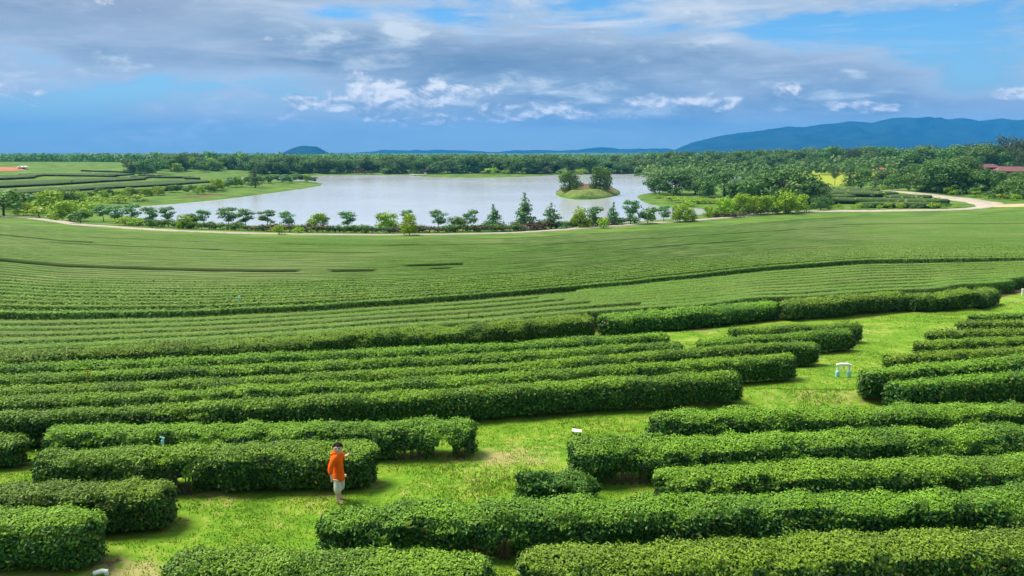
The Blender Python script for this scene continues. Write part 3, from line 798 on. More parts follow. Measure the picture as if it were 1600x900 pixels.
def strip(name, pts, width, mat, lift, step=2.0):
    p = np.array(pts, float); x, y = drop(p[:, 0], p[:, 1], 0, False)
    C, t = resample(np.stack([x, y], 1), step)
    T = unit(np.gradient(C, axis=0)); N = np.stack([-T[:, 1], T[:, 0]], 1)
    w = np.interp(t / t[-1], np.linspace(0, 1, len(np.atleast_1d(width))), np.atleast_1d(width)) * (1 + .12 * vnoise(t * .15, t * 0, 0, 4))
    rows = []
    for f in (-.56, -.5, -.2, .2, .5, .56):
        q = C + N * (w * f)[:, None]; z = terr(q[:, 0], q[:, 1]) + (lift if abs(f) < .52 else -.15)
        rows.append(np.stack([q[:, 0], q[:, 1], z], -1))
    G = np.stack(rows, 1); n, m = G.shape[:2]; idx = np.arange(n * m).reshape(n, m)
    Q = np.stack([idx[:-1, :-1], idx[:-1, 1:], idx[1:, 1:], idx[1:, :-1]], -1).reshape(-1, 4)
    return tag(link(name, mesh_np(name, G.reshape(-1, 3), Q, None, (mat,), None, True)), kind='structure')
strip('track', [(-150, 335), (-40, 337), (45, 340), (90, 346), (120, 351), (190, 356), (270, 361), (400, 365.5), (500, 367), (600, 367.5), (700, 367), (800, 364.5), (900, 357.5), (1000, 350.5), (1100, 343.5), (1180, 336.5), (1240, 331.5)], 3.0, M['road'], .16)
strip('road', [(1230, 332), (1265, 330.5), (1300, 330), (1350, 330), (1420, 329), (1480, 328), (1520, 326.5), (1546, 322.5), (1545, 318.5), (1525, 315), (1490, 310), (1450, 304.5), (1420, 301), (1390, 299), (1330, 297.5)], [4.5, 4.5, 5, 6, 7, 5, 4, 3.5], M['road'], .16)
strip('dirt_path', [(1548, 322), (1580, 321.5), (1640, 320), (1760, 318)], [6, 10, 12], M['dirt'], .22)

def patch(name, pts, mat, lift, kind='structure'):
    """ground-hugging area inside a traced outline"""
    p = np.array(pts, float); x, y = drop(p[:, 0], p[:, 1], 0, False)
    P = smooth_closed(np.stack([x, y], 1), 1)
    c = P.mean(0); V = []; rings = 7; n = len(P)
    for r in range(1, rings + 1):
        q = c + (P - c) * r / rings; V.append(np.stack([q[:, 0], q[:, 1], terr(q[:, 0], q[:, 1]) + (lift if r < rings else -.1)], -1))
    V = np.concatenate([np.array([[c[0], c[1], float(terr(c[:1], c[1:])[0]) + lift]])] + V)
    T = [(0, 1 + k, 1 + (k + 1) % n) for k in range(n)]
    Q = [(1 + r * n + k, 1 + (r + 1) * n + k, 1 + (r + 1) * n + (k + 1) % n, 1 + r * n + (k + 1) % n) for r in range(rings - 1) for k in range(n)]
    return tag(link(name, mesh_np(name, V, Q, T, (mat,), None, True)), kind=kind)
patch('red_soil_field', [(-60, 262.5), (20, 261.5), (44, 263), (40, 266.5), (-60, 268)], M['red_soil'], .5)
patch('lawn', [(1236, 263), (1300, 262), (1395, 264), (1400, 272), (1330, 288), (1315, 292), (1262, 291), (1240, 280)], M['lawn'], .35)

# ------------------------------------------------------------------ trees
def crown_mesh(name, lobes, n, leaf, mat, seed, aspect=.7, shell=.55, flat=0.0):
    """leaf cards spread through several uneven lobes: (x, y, z, rx, ry, rz)"""
    rng = np.random.default_rng(seed)
    lo = np.array(lobes, float); vol = (lo[:, 3] * lo[:, 4] + lo[:, 3] * lo[:, 5] + lo[:, 4] * lo[:, 5])
    f = rng.choice(len(lo), n, p=vol / vol.sum())
    D = unit(rng.normal(size=(n, 3)))
    r = shell + (1 - shell) * rng.random(n) ** .6
    r = r * (1 + .22 * vnoise(D[:, 0] * 2.6 + f * 9.1, D[:, 1] * 2.6, D[:, 2] * 2.6 + seed, 3))
    P = lo[f, :3] + D * r[:, None] * lo[f, 3:6]
    N = unit(D / lo[f, 3:6]); N[:, 2] += .25 + flat; N = unit(N)
    V, Q = leaf_quads(P, N, leaf * np.ones(n), aspect, .75, rng=rng)
    return mesh_np(name, V, Q, None, (mat,))
def trunk_mesh(name, h, r, limbs, mat, seed):
    rng = random.Random(seed); mb = MB()
    bx, by = rng.uniform(-.05, .05) * h, rng.uniform(-.05, .05) * h
    mb.tube([(0, 0, -.3), (bx * .3, by * .3, h * .35), (bx, by, h * .75), (bx * 1.1, by * 1.1, h)], [r * 1.25, r, r * .75, r * .45], 7)
    for (x, y, z) in limbs:
        s = rng.uniform(.45, .8)
        mb.tube([(bx * s, by * s, h * s), (x * .5, y * .5, h * s + (z - h * s) * .6), (x, y, z)], [r * .55, r * .4, r * .18], 5)
    return mesh_np(name, mb.v, mb.q, mb.t, (mat,), None, True)
def lobes_round(h, w, seed, n=7, low=.25):
    rng = random.Random(seed); L = [(0, 0, h * .62, w * .34, w * .34, h * .30)]
    for k in range(n):
        a = 2 * pi * k / n + rng.uniform(-.4, .4); rr = w * rng.uniform(.20, .34); z = h * rng.uniform(low + .12, .82); s = w * rng.uniform(.15, .24)
        L.append((cos(a) * rr, sin(a) * rr, z, s, s, s * rng.uniform(.7, 1.0)))
    return L
def lobes_tier(h, w, seed, tiers=4):
    rng = random.Random(seed); L = []
    for k in range(tiers):
        z = h * (.42 + .52 * k / max(tiers - 1, 1)); ww = w * (1 - .30 * abs(k - tiers * .45) / tiers)
        for j in range(rng.randint(2, 4)):
            a = rng.uniform(0, 2 * pi); r = ww * rng.uniform(.12, .30); s = ww * rng.uniform(.14, .22)
            s *= 1.3; L.append((cos(a) * r, sin(a) * r, z + rng.uniform(-.04, .04) * h, s, s, h * rng.uniform(.09, .13)))
    return L
def lobes_cone(h, w, seed):
    rng = random.Random(seed); L = []
    for k in range(7):
        t = k / 6; z = h * (.16 + .80 * t); r = w * .5 * (1 - t) ** .85 + .05 * w
        for j in range(4 if t < .7 else 2):
            a = rng.uniform(0, 2 * pi); L.append((cos(a) * r * .5, sin(a) * r * .5, z + rng.uniform(-.03, .03) * h, r * .72 + .05 * w, r * .72 + .05 * w, h * .095))
    return L
def lobes_rain(h, w, seed):
    rng = random.Random(seed); L = []
    for k in range(26):
        a = rng.uniform(0, 2 * pi); r = w * .46 * math.sqrt(rng.random()); z = h * (.78 - .42 * (r / (w * .5)) ** 2 + rng.uniform(-.06, .05))
        s = w * rng.uniform(.10, .18); L.append((cos(a) * r, sin(a) * r, z, s, s, s * .55))
    for k in range(12):
        a = rng.uniform(0, 2 * pi); q = rng.uniform(.22, .44); L.append((cos(a) * w * q, sin(a) * w * q, h * rng.uniform(.16, .42), w * .13, w * .13, w * .08))
    return L
KINDS = {}
def kind(key, name, lob, h, w, mat, n, leaf, seed, tr=.14, trh=.55, shell=.5, flat=0.0, wood='wood', aspect=.7):
    L = lob(h, w, seed)
    cr = crown_mesh(name + '_crown', L, n, leaf, M[mat], seed, aspect, shell, flat)
    limbs = [(l[0] * .85, l[1] * .85, l[2]) for l in L[:7]]
    tk = trunk_mesh(name + '_trunk', h * trh, tr, limbs, M[wood], seed)
    co = np.empty(len(cr.vertices) * 3); cr.vertices.foreach_get('co', co); top = float(np.percentile(co[2::3], 99.5))
    KINDS.setdefault(key, []).append((name, cr, tk, top, w))
for s in range(4): kind('tier', 'tiered_tree', lambda h, w, q: lobes_tier(h, w, q, 4), 5, 5, 'leaf_lake', 1200, .38, 100 + s, .08, .8, .3, .6)
for s in range(4): kind('lime', 'lime_green_tree', lambda h, w, q: lobes_round(h, w, q, 10, .03), 5, 4.6, 'leaf_lime', 1400, .36, 120 + s, .08, .5, .35)
for s in range(3): kind('midr', 'round_tree', lobes_round, 5, 4.6, 'leaf_mid', 1100, .36, 140 + s, .08, .5, .35)
for s in range(3): kind('cone', 'conical_tree', lobes_cone, 6, 3.9, 'leaf_lake', 1500, .36, 160 + s, .09, .85, .3)
for s in range(3): kind('shrub', 'lakeside_shrub', lambda h, w, q: lobes_round(h, w, q, 6, .05), 2.0, 2.4, 'leaf_mid', 300, .26, 170 + s, .04, .5, .3)
for s in range(2): kind('limeshrub', 'lime_green_shrub', lambda h, w, q: lobes_round(h, w, q, 6, .05), 2.2, 2.6, 'leaf_lime', 320, .26, 175 + s, .04, .5, .3)
for s in range(2): kind('rust', 'reddish_shrub', lambda h, w, q: lobes_round(h, w, q, 6, .05), 1.4, 2.6, 'leaf_rust', 260, .22, 178 + s, .04, .5, .3)
for s in range(4): kind('rain', 'spreading_rain_tree', lobes_rain, 10, 17, 'leaf_dark', 5200, .60, 180 + s, .35, .6, .35, .35)
for s in range(4): kind('bigr', 'broad_tree', lambda h, w, q: lobes_round(h, w, q, 14, .0), 11, 11, 'leaf_dark', 2200, .60, 200 + s, .28, .5, .45)
for s in range(4): kind('bigm', 'leafy_tree', lambda h, w, q: lobes_round(h, w, q, 14, .02), 12, 11, 'leaf_mid', 3000, .62, 220 + s, .28, .5, .45)
for s in range(2): kind('olive', 'olive_tree', lambda h, w, q: lobes_round(h, w, q, 9, .35), 16, 12, 'leaf_olive', 1700, .6, 240 + s, .34, .7, .4, .2, 'pale_wood')
for s in range(2): kind('spire', 'narrow_dark_tree', lobes_cone, 12, 6, 'leaf_dark', 1300, .5, 250 + s, .22, .85, .4)
_used = {}
def tree(key, px, py, hpx, label, group, wide=1.0, var=None, single=False, mul=1.0):
    x, y = drop(px, py, 0, False); x, y = float(x[0]), float(y[0]); z = gz(x, y)
    K = KINDS[key]; i = _used.get(key, 0) if var is None else var; _used[key] = i + 1
    name, cr, tk, h, w = K[i % len(K)]
    dep = y * cos(PITCH) + (CAMZ - z) * sin(PITCH)
    H = hpx / FPX * dep * mul * 1.06; s = H / h; wide *= 1.18
    if key in ('lime', 'limeshrub', 'midr', 'bigm'): z -= .13 * H
    e = link(name, None, None, (x, y, z), random.uniform(0, 6.28), (s * wide, s * wide, s))
    tag(e, label, 'shrub' if 'shrub' in name else 'tree', group)
    link('trunk', tk, e); link('crown', cr, e)
    return e
GS = 'young trees along the lake track'
ORD = ['second', 'third', 'fourth', 'fifth', 'sixth', 'seventh', 'eighth', 'ninth', 'tenth']
# left bright clump by the bend of the track
GL = 'bright trees at the left end of the lake'
tree('shrub', 6, 338, 40, 'dark bushy tree cut by the left edge of the photo, beside the track', GL, 1.4, 0)
tree('lime', 36, 336, 26, 'small bright tree second from the left edge, by the track', GL, 1.2, 0)
tree('lime', 78, 333, 38, 'tallest bright green tree above the bend of the track', GL, 1.2, 1)
tree('limeshrub', 62, 341, 22, 'rounded lime shrub right at the bend of the track', GL, 1.6, 0)
tree('lime', 110, 345, 34, 'broad bright tree touching the track just after its bend', GL, 1.5, 2)
tree('midr', 100, 327, 34, 'mid green tree behind the broad bright one at the track bend', GL, 1.2, 0)
tree('midr', 126, 350, 24, 'darker low tree at the track, right foot of the bright clump', GL, 1.4, 1)
for px, py, h, lab in ((140, 332, 20, 'lime shrub at the very left tip of the lake water'), (150, 322, 18, 'lime shrub on the far bank above the left tip of the lake'), (185, 317, 14, 'low lime shrub on the far bank, inland from the lake tip'), (215, 314, 12, 'small lime shrub on the far bank farther right')):
    tree('limeshrub', px, py, h, lab, 'lime shrubs round the left tip of the lake', 1.8)
# track-side row: (kind, px, base y, height px, wide, label)
ROWT = [('tier', 162, 346, 24, 1.1, 'bluish thin tree in front of the left tip of the water'), ('tier', 180, 349, 26, 1.1, 'bluish tiered tree, right of the water tip one'), ('tier', 207, 350, 29, 1.0, 'leaning bluish tree over a lime shrub'),
        ('limeshrub', 196, 352, 16, 1.6, 'yellow-green shrub with reddish tips under the leaning bluish tree'), ('limeshrub', 214, 353, 14, 1.5, 'small lime shrub right of the leaning bluish tree'),
        ('tier', 235, 355, 30, .9, 'tall thin tiered tree with two offset leaf layers'), ('midr', 238, 357, 16, 1.0, 'dark little round tree close to the track'), ('tier', 263, 352, 27, .95, 'tiered tree before open pale water, left part of the row'),
        ('lime', 287, 357, 24, .95, 'lime topped small tree against the track edge'), ('midr', 301, 354, 22, .9, 'mid green tree crowding the lime topped one'), ('tier', 318, 353, 24, 1.0, 'thin airy tree right of the lime topped one'),
        ('tier', 357, 356, 30, 1.15, 'wide umbrella tree, left of a close pair'), ('tier', 384, 357, 29, 1.0, 'wide umbrella tree, right of a close pair'), ('tier', 418, 358, 28, 1.0, 'umbrella tree rising over a lime shrub'),
        ('limeshrub', 437, 367, 19, .9, 'lime shrub standing in front of the track'), ('tier', 449, 358, 26, .9, 'thin tree behind the lime shrub that stands in front of the track'), ('limeshrub', 467, 366, 14, 1.0, 'smaller lime shrub in front of the track'),
        ('lime', 494, 361, 30, .9, 'bushy tree with yellowish left side, mid row'), ('tier', 506, 359, 23, .8, 'small bluish tree tucked right of the bushy yellowish one'), ('tier', 543, 360, 28, 1.05, 'lone umbrella tree with clear trunk over pale water'),
        ('lime', 607, 362, 33, .95, 'bright lime round crowned tree with a gap of water on both sides'), ('lime', 640, 368, 36, .75, 'bright lime tree standing in front of the track'), ('tier', 637, 356, 26, .8, 'dark umbrella top behind the lime tree in front of the track'),
        ('tier', 685, 359, 29, .9, 'bluish tree with ragged tiers, before the brownish round one'), ('midr', 716, 361, 25, 1.15, 'brownish green round tree, left of an overlapping pair'), ('tier', 736, 359, 29, .85, 'bluish umbrella tree, right of an overlapping pair'),
        ('cone', 771, 358, 36, 1.0, 'smaller conical tree standing alone on the shore'), ('cone', 820, 358, 51, .85, 'tallest conical dark tree on the near shore'), ('cone', 861, 358, 38, 1.2, 'broad conical tree right of the tallest one'),
        ('lime', 908, 356, 35, .85, 'lime green tree touching a bluish one below the island'), ('tier', 930, 355, 30, .9, 'bluish tree touching a lime one below the island'), ('limeshrub', 943, 357, 20, .8, 'lime shrub at the track below the island'), ('cone', 958, 352, 33, .9, 'pale conical tree right of the island'),
        ('tier', 985, 351, 36, .8, 'tall ragged bluish tree before the right inlet'), ('midr', 1012, 350, 28, 1.0, 'mid green round tree before the right inlet'), ('tier', 1037, 347, 24, .9, 'airy bluish tree in front of the bright grassy point'), ('lime', 1062, 347, 29, 1.0, 'yellowish tree at the foot of the grassy point'), ('lime', 1078, 346, 22, .9, 'small lime tree, right foot of the grassy point'),
        ('lime', 1107, 341, 20, .7, 'slender lime sapling among reddish shrubs'), ('lime', 1130, 339, 34, .95, 'lime tree, leftmost of the bright row below the dark rain trees'), ('lime', 1155, 337, 37, .8, 'darker lime tree, second of the bright row below the rain trees'), ('lime', 1178, 336, 32, .8, 'pale lime tree in the middle of the bright row below the rain trees'),
        ('lime', 1200, 335, 32, .9, 'lime tree, fourth of the bright row below the rain trees'), ('lime', 1228, 334, 40, .9, 'largest lime tree of the bright row below the rain trees'), ('lime', 1250, 332, 30, .8, 'lime tree at the right end of the bright row, by the road corner')]
for k, px, by, h, wd, lab in ROWT: tree(k, px, by, h, lab, GS, wd)
rr = random.Random(5)
for i in range(96):
    px = 215 + i * 8.2 + rr.uniform(-6, 6)
    by = float(np.interp(px, [200, 300, 450, 600, 800, 900, 1000], [351, 357.5, 362.5, 364.5, 361.5, 355.5, 348.5]))
    tree(rr.choice(['shrub', 'shrub', 'rust', 'shrub']), px, by, rr.uniform(8, 12.5), 'low dark or reddish bush on the strip between track and water', 'low bushes on the near shore', 1.7)
for px, by in ((1113, 339), (1122, 340), (1165, 338), (1188, 336), (1148, 340)): tree('rust', px, by, 9, 'reddish low shrub at the foot of the bright lime trees', 'reddish shrubs by the right inlet', 1.7)
# island
tree('bigm', 890, 296, 31, 'left round tree of the pair on the small island', 'island trees', 1.05, 0)
tree('bigm', 938, 295, 37, 'right taller round tree of the pair on the small island', 'island trees', .92, 1)
# rain trees on the right shore
GRT = 'dark rain trees on the right shore'
for px, by, h, wd, lab in ((1056, 304, 36, 1.05, 'spreading dark tree on the tip of the grassy point'), (1030, 302, 20, .8, 'low outreaching tree left of the point tree, over the water'), (1086, 305, 26, .9, 'dark tree just right of the point tree'), (1132, 307, 36, 1.05, 'dark rain tree between the point and the big one'),
                           (1165, 303, 24, 1.0, 'lower dark tree left of the biggest rain tree'), (1222, 322, 54, 1.0, 'biggest dark rain tree, domed crown by the road'), (1200, 315, 34, 1.0, 'dark tree under the left side of the biggest rain tree'), (1265, 324, 34, .8, 'dark tree forming the right flank of the biggest rain tree'),
                           (1282, 329, 20, .8, 'small dark tree at the road corner'), (1205, 270, 26, 1.1, 'layered rain tree by the grey thatched pavilion'), (1118, 262, 16, 1.1, 'dark spreading tree on the far bank behind the point')):
    tree('rain', px, by, h, lab, GRT, wd)
# bushes on the grassy point
for px, by, h in ((1050, 314, 9), (1068, 316, 10), (1085, 318, 9), (1102, 318, 10), (1120, 318, 8), (1140, 320, 9), (1160, 322, 10), (1075, 322, 8), (1030, 310, 6)):
    tree('limeshrub', px, by, h, 'bright low shrub growing on the grassy point', 'bright shrubs on the grassy point', 2.2)
# right wood
GW = 'trees of the wooded rise on the right'
tree('olive', 1304, 290, 26, 'slim airy tree alone in front of the yellow lawn', GW, .6, 0)
tree('spire', 1328, 294, 34, 'narrow dark pointed tree right of the yellow lawn', GW, 1.1, 0)
tree('bigr', 1345, 294, 30, 'round dark tree beside the narrow pointed one', GW, .9, 0)
rows_w = [(1378, 292, 26, 'bigr'), (1395, 294, 24, 'bigm'), (1412, 293, 31, 'bigr'), (1440, 298, 36, 'bigm'), (1462, 300, 44, 'bigr'), (1484, 302, 46, 'bigr'), (1505, 302, 40, 'bigm'), (1524, 300, 34, 'bigr'), (1545, 300, 26, 'bigm'), (1575, 308, 30, 'bigm'), (1598, 310, 36, 'bigm'), (1560, 309, 16, 'shrub'),
          (1625, 312, 40, 'bigr'), (1660, 312, 44, 'bigm'), (1430, 284, 30, 'bigm'), (1452, 280, 32, 'bigm'), (1475, 278, 34, 'bigm'), (1500, 278, 36, 'bigm'), (1515, 270, 24, 'bigr')]
wl = ['dark tree at the near right edge of the lawn', 'leafy tree beside the track, left start of the wooded rise', 'very dark round tree before the wooded rise', 'leafy mid green tree by the pale road', 'tall dark tree at the crest of the near wooded rise', 'tallest dark tree of the near wooded rise', 'leafy tree right of the tallest dark one', 'dark tree below the first red roof', 'leafy tree between the two red roofs',
      'light green bushy tree above the road bend', 'large light green tree at the right edge of the photo', 'small shrub at the road bend', 'dark tree outside the right end of the road', 'leafy tree far right beyond the dirt', 'leafy tree behind the pale road trees', 'second row leafy tree behind the rise', 'leafy tree just left of the roofs, second row', 'leafy tree with bright top left of the first red roof', 'dark tree directly behind the first red roof']
for (px, by, h, k), lab in zip(rows_w, wl): tree(k, px, by, h, lab, GW, 1.15)
tree('olive', 1572, 262, 46, 'tall olive tree with pale forked trunk above the red roofs', GW, 1.1, 1)
tree('olive', 1515, 262, 36, 'tall pale olive tree left of the forked trunk one', GW, .9, 0)
tree('olive', 1598, 262, 46, 'tall olive tree at the right edge of the photo', GW, .9, 1)
for px, py, h, lab in ((1532, 284, 18, 'leafy tree hiding the foot of the left red roofed house'), (1561, 288, 23, 'leafy tree between and in front of the red roofed houses'), (1592, 292, 26, 'leafy tree in front of the right red roofed house')): tree('bigm', px, py, h, lab, GW, 1.1)
# copies of a few kinds as single meshes for the far woods
def far_copy(key, i):
    name, cr, tk, h, w = KINDS[key][i % len(KINDS[key])]; return name, cr, h
def wood(n, px_lo, px_hi, fy, h_lo, h_hi, keys, label, group, seed, wide=1.3):
    r = random.Random(seed)
    pts = []
    for i in range(n):
        px = px_lo + (px_hi - px_lo) * (i + r.uniform(-.4, .4)) / max(n - 1, 1); pts.append((px, fy(px, r)))
    X, Y = drop([p[0] for p in pts], [p[1] for p in pts], 0, False); Z = terr(X, Y); D = grid_dist(X, Y, _DL)
    for x, y, z, d in zip(X.tolist(), Y.tolist(), Z.tolist(), D.tolist()):
        if y > 5000 or d < 3: continue
        name, cr, h = far_copy(r.choice(keys), r.randrange(4))
        H = r.uniform(h_lo, h_hi); s = H / h
        o = link(name, cr, None, (x, y, z - .06 * H), r.uniform(0, 6.28), (s * wide, s * wide, s)); tag(o, label, 'tree', group)
wood(46, 1270, 1660, lambda px, r: r.uniform(256, 261) if px < 1400 else r.uniform(258, 268), 11, 17, ['bigm', 'bigm', 'bigr', 'olive'], 'tree of the dense wood behind the lawn and the red roofs', 'trees of the dense wood on the right', 31)
wood(46, 400, 1010, lambda px, r: 270.5 + r.uniform(-1.5, .8) - .4 * (px > 850), 9, 15, ['bigr', 'bigr', 'bigm', 'rain'], 'dark tree in the first line along the far lake shore', 'first line of trees on the far shore', 32)
wood(54, 240, 1270, lambda px, r: r.uniform(262.5, 267.5), 8, 13, ['bigr', 'bigm', 'bigm', 'olive'], 'tree deeper in the wood behind the far lake shore', 'deeper trees on the far shore', 33)
wood(34, 1000, 1280, lambda px, r: r.uniform(258.5, 264), 11, 16, ['bigm', 'bigr'], 'tree of the hazy wood behind the right far shore', 'trees behind the right far shore', 34)
wood(26, 205, 500, lambda px, r: r.uniform(264, 272.5), 5, 10, ['bigm', 'bigr', 'lime', 'midr'], 'scattered tree on the rise left of the far shore', 'scattered trees left of the far shore', 35)
wood(30, 330, 500, lambda px, r: float(np.interp(px, [330, 400, 500], [298, 285, 286])) + r.uniform(-2, 2), 3.0, 5.5, ['midr', 'lime', 'shrub', 'tier'], 'small tree or bush on the tongue of land in the lake', 'bushes on the tongue of land', 36)
tree('spire', 399, 293, 32, 'tallest dark tree at the root of the tongue of land', 'bushes on the tongue of land', 1.2, 1)
wood(26, 120, 330, lambda px, r: float(np.interp(px, [120, 330], [312, 300])) + r.uniform(-3, 3), 2.0, 3.6, ['lime', 'midr', 'lime', 'midr'], 'young bright tree below the dark tea bands, above the water', 'young trees on the left bank', 37)
wood(16, -40, 120, lambda px, r: r.uniform(318, 330), 3, 5, ['lime', 'midr', 'shrub'], 'bush in the tangle behind the left bright trees', 'bushes behind the left bright trees', 38)
wood(14, 1300, 1500, lambda px, r: r.uniform(326, 327.5), 1.0, 2.0, ['shrub', 'limeshrub'], 'low bush on the verge beside the pale road', 'bushes on the road verge', 39)
wood(18, 1380, 1590, lambda px, r: float(np.interp(px, [1380, 1450, 1560, 1600], [296.5, 300.5, 312, 314])), 1.8, 3.4, ['shrub', 'midr', 'limeshrub'], 'bush along the upper side of the pale road', 'bushes above the pale road', 40)
wood(26, 560, 1100, lambda px, r: 271.5 + r.uniform(-.8, .6), 2.5, 5, ['shrub', 'limeshrub', 'midr', 'rust'], 'low bush at the water edge of the far shore', 'bushes at the far water edge', 41, 2.2)

# the woods that run together into one mass far behind
def forest(name, n, px_lo, px_hi, Y0, Y1, h0, h1, seed, cards=46):
    r = np.random.default_rng(seed); Vs = []; Qs = []; k = 0
    Y = np.exp(r.uniform(np.log(Y0), np.log(Y1), n)); px = r.uniform(px_lo, px_hi, n); X = (px - 800) / FPX * Y
    Z = terr(X, Y, False); H = r.uniform(h0, h1, n) * (1 + .25 * fbm(X * .01, Y * .006, 0, 2, 9))
    m = cards; D = unit(r.normal(size=(n, m, 3))); D[..., 2] = np.abs(D[..., 2]) * 1.0
    W = H * r.uniform(.42, .62, n)
    P = np.stack([X[:, None] + D[..., 0] * W[:, None], Y[:, None] + D[..., 1] * W[:, None], Z[:, None] + H[:, None] * (.28 + .72 * D[..., 2] * r.uniform(.75, 1.0, (n, m)))], -1).reshape(-1, 3)
    N = D.reshape(-1, 3)
    V, Q = leaf_quads(P, N, np.repeat(H * .24, m), .8, .7, rng=r)
    return tag(link(name, mesh_np(name, V, Q, None, (M['leaf_mid'],))), kind='stuff')
forest('forest', 2600, -150, 1800, 760, 1700, 8, 12, 51)
forest('forest', 1300, 1000, 1850, 500, 900, 8, 12, 52)
forest('forest', 1700, -200, 420, 900, 2200, 4, 8, 53)
forest('forest', 1600, -400, 2000, 1700, 4200, 7, 12, 54, 30)

# tea terraces on the far left and the small plot inside the road bend
def tea_band(pts, depth, label, group, h=.9):
    p = np.array(pts, float); q = np.linspace(p[0, 0], p[-1, 0], 40); x, y = drop(q, np.interp(q, p[:, 0], p[:, 1]), h * .5, False)
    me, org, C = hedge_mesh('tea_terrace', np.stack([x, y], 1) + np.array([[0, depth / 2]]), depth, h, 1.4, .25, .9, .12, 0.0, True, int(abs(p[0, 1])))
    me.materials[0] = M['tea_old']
    return tag(link('tea_terrace', me, None, tuple(org)), label, 'tea terrace', group)
GTB = 'tea terraces above the left end of the lake'
def tea_slope(front, back, label, h=1.3):
    q = np.linspace(front[0][0], front[-1][0], 40); f = np.array(front, float); k = np.array(back, float)
    x, y = drop(q, np.interp(q, f[:, 0], f[:, 1]), 0, False); xb, yb = drop(q, np.interp(q, k[:, 0], k[:, 1]), h, False)
    P = np.stack([(x + xb) / 2, (y + yb) / 2], 1); tg = unit(np.gradient(P, axis=0))
    w = np.abs((yb - y) * tg[:, 0] - (xb - x) * tg[:, 1]) * .95
    me, org, C = hedge_mesh('tea_terrace', P, np.maximum(w, 3), h, 1.4, 0.05, .9, .12, 0.0, True, int(abs(f[0, 1])))
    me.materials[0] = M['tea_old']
    return tag(link('tea_terrace', me, None, tuple(org)), label, 'tea terrace', GTB)
L0 = [(-60, 271), (0, 269.5), (60, 268), (126, 266.5), (212, 269.5)]
L1 = [(-60, 283.5), (0, 281.5), (60, 279), (140, 276), (210, 273.5)]
L2 = [(-60, 297), (0, 294.5), (60, 291.5), (170, 284.5), (252, 280)]
L3 = [(-60, 308), (0, 306.5), (60, 303.5), (150, 297), (250, 291.5), (318, 286.5)]
L4 = [(-60, 318), (0, 315), (62, 312)]
up = lambda L, d: [(x, y - d) for x, y in L]
tea_slope(L1, [(-60, 274), (0, 273), (126, 268.5), (212, 270.5)], 'topmost long tea terrace below the red soil field', .95)
tea_slope(L2, [(-60, 285), (0, 283), (60, 280.5), (140, 277.5), (252, 274)], 'long tea terrace in the middle of the left slope', .95)
tea_slope(L3, [(-60, 298.5), (0, 296), (60, 293), (170, 286), (252, 281.5), (318, 278)], 'tea terrace below the middle one, running toward the tongue of land', .9)
tea_slope(L4, [(-60, 310), (0, 308), (62, 305)], 'short lowest tea terrace behind the bright left trees', 1.0)
tea_slope([(212, 301.5), (270, 298.5), (330, 292), (368, 288)], [(212, 296), (250, 293), (318, 288), (368, 285)], 'short curved tea terrace nearest the tongue of land', 1.0)
tea_slope([(126, 267.5), (180, 269.5), (212, 271)], [(126, 265.5), (180, 267), (212, 269)], 'small dark tea strip highest on the left slope', .95)
tea_slope([(222, 274.5), (260, 276.5), (312, 281)], [(222, 272.5), (260, 274), (312, 278)], 'small dark tea strip right of the terraces', 1.3)
GTP = 'dark tea rows inside the road bend'
for a, d, lab in (([(1268, 298), (1330, 299.5), (1392, 301)], 17, 'farthest dark tea row inside the road bend'), ([(1275, 303.5), (1340, 304), (1418, 305)], 13, 'dark tea row inside the road bend, second from the back'), ([(1282, 309), (1330, 309), (1345, 309)], 9, 'short dark tea row left of the grassy slot inside the road bend'),
                  ([(1392, 309.5), (1440, 310), (1468, 311)], 10, 'dark tea row right of the grassy slot inside the road bend'), ([(1288, 314.5), (1400, 315.5), (1500, 317)], 10, 'long dark tea row inside the road bend'), ([(1345, 321), (1420, 321), (1480, 321.5)], 6, 'nearest dark tea row inside the road bend')):
    tea_band(a, d, lab, GTP, 1.5)

# ------------------------------------------------------------------ far hills
def ridge(name, prof, D, depth, base=-2.0, seed=0, px_ext=None):
    """a hill range: crest traced, real depth front to back"""
    p = np.array(prof, float); q = np.linspace(p[0, 0], p[-1, 0], 160)
    u, fy, fz = ray(q, np.interp(q, p[:, 0], p[:, 1])); k = D / fy
    xc = u * k; zc = CAMZ + fz * k + .012 * D * .12 * fbm(q * .03, q * 0, 0, 4, seed)
    V = []; prof_t = [(-1, 0), (-.8, .16), (-.6, .36), (-.42, .52), (-.25, .74), (-.1, .93), (0, 1), (.12, .92), (.4, .55), (.7, .2), (1, 0)]
    for t, hh in prof_t:
        yy = D + t * depth * (1 + .25 * vnoise(q * .02, q * 0 + t * 2, 0, seed)); zz = base + (np.maximum(zc, base + 1) - base) * np.clip(hh + .24 * (1 - abs(t)) * fbm(q * .035, q * 0 + t * 3.0, 0, 3, seed + 4) * (abs(t) > .05), 0, 1)
        V.append(np.stack([xc * (1 + t * depth / D * .6), yy, zz], -1))
    G = np.stack(V, 0); n, m = G.shape[:2]; idx = np.arange(n * m).reshape(n, m)
    Q = np.stack([idx[:-1, :-1], idx[:-1, 1:], idx[1:, 1:], idx[1:, :-1]], -1).reshape(-1, 4)
    return tag(link(name, mesh_np(name, G.reshape(-1, 3), Q, None, (M['hill'],), None, True)), kind='structure')
ridge('mountain', [(1040, 238), (1066, 228), (1085, 220.5), (1110, 214), (1135, 209), (1150, 208), (1190, 203), (1215, 199.5), (1260, 199), (1290, 194), (1325, 190), (1362, 191), (1382, 186), (1400, 183.5), (1450, 183.5), (1475, 186.5), (1505, 185), (1530, 188), (1560, 184), (1600, 187), (1700, 181), (1900, 190), (2100, 215), (2200, 238)], 7000, 1500, -2, 2)
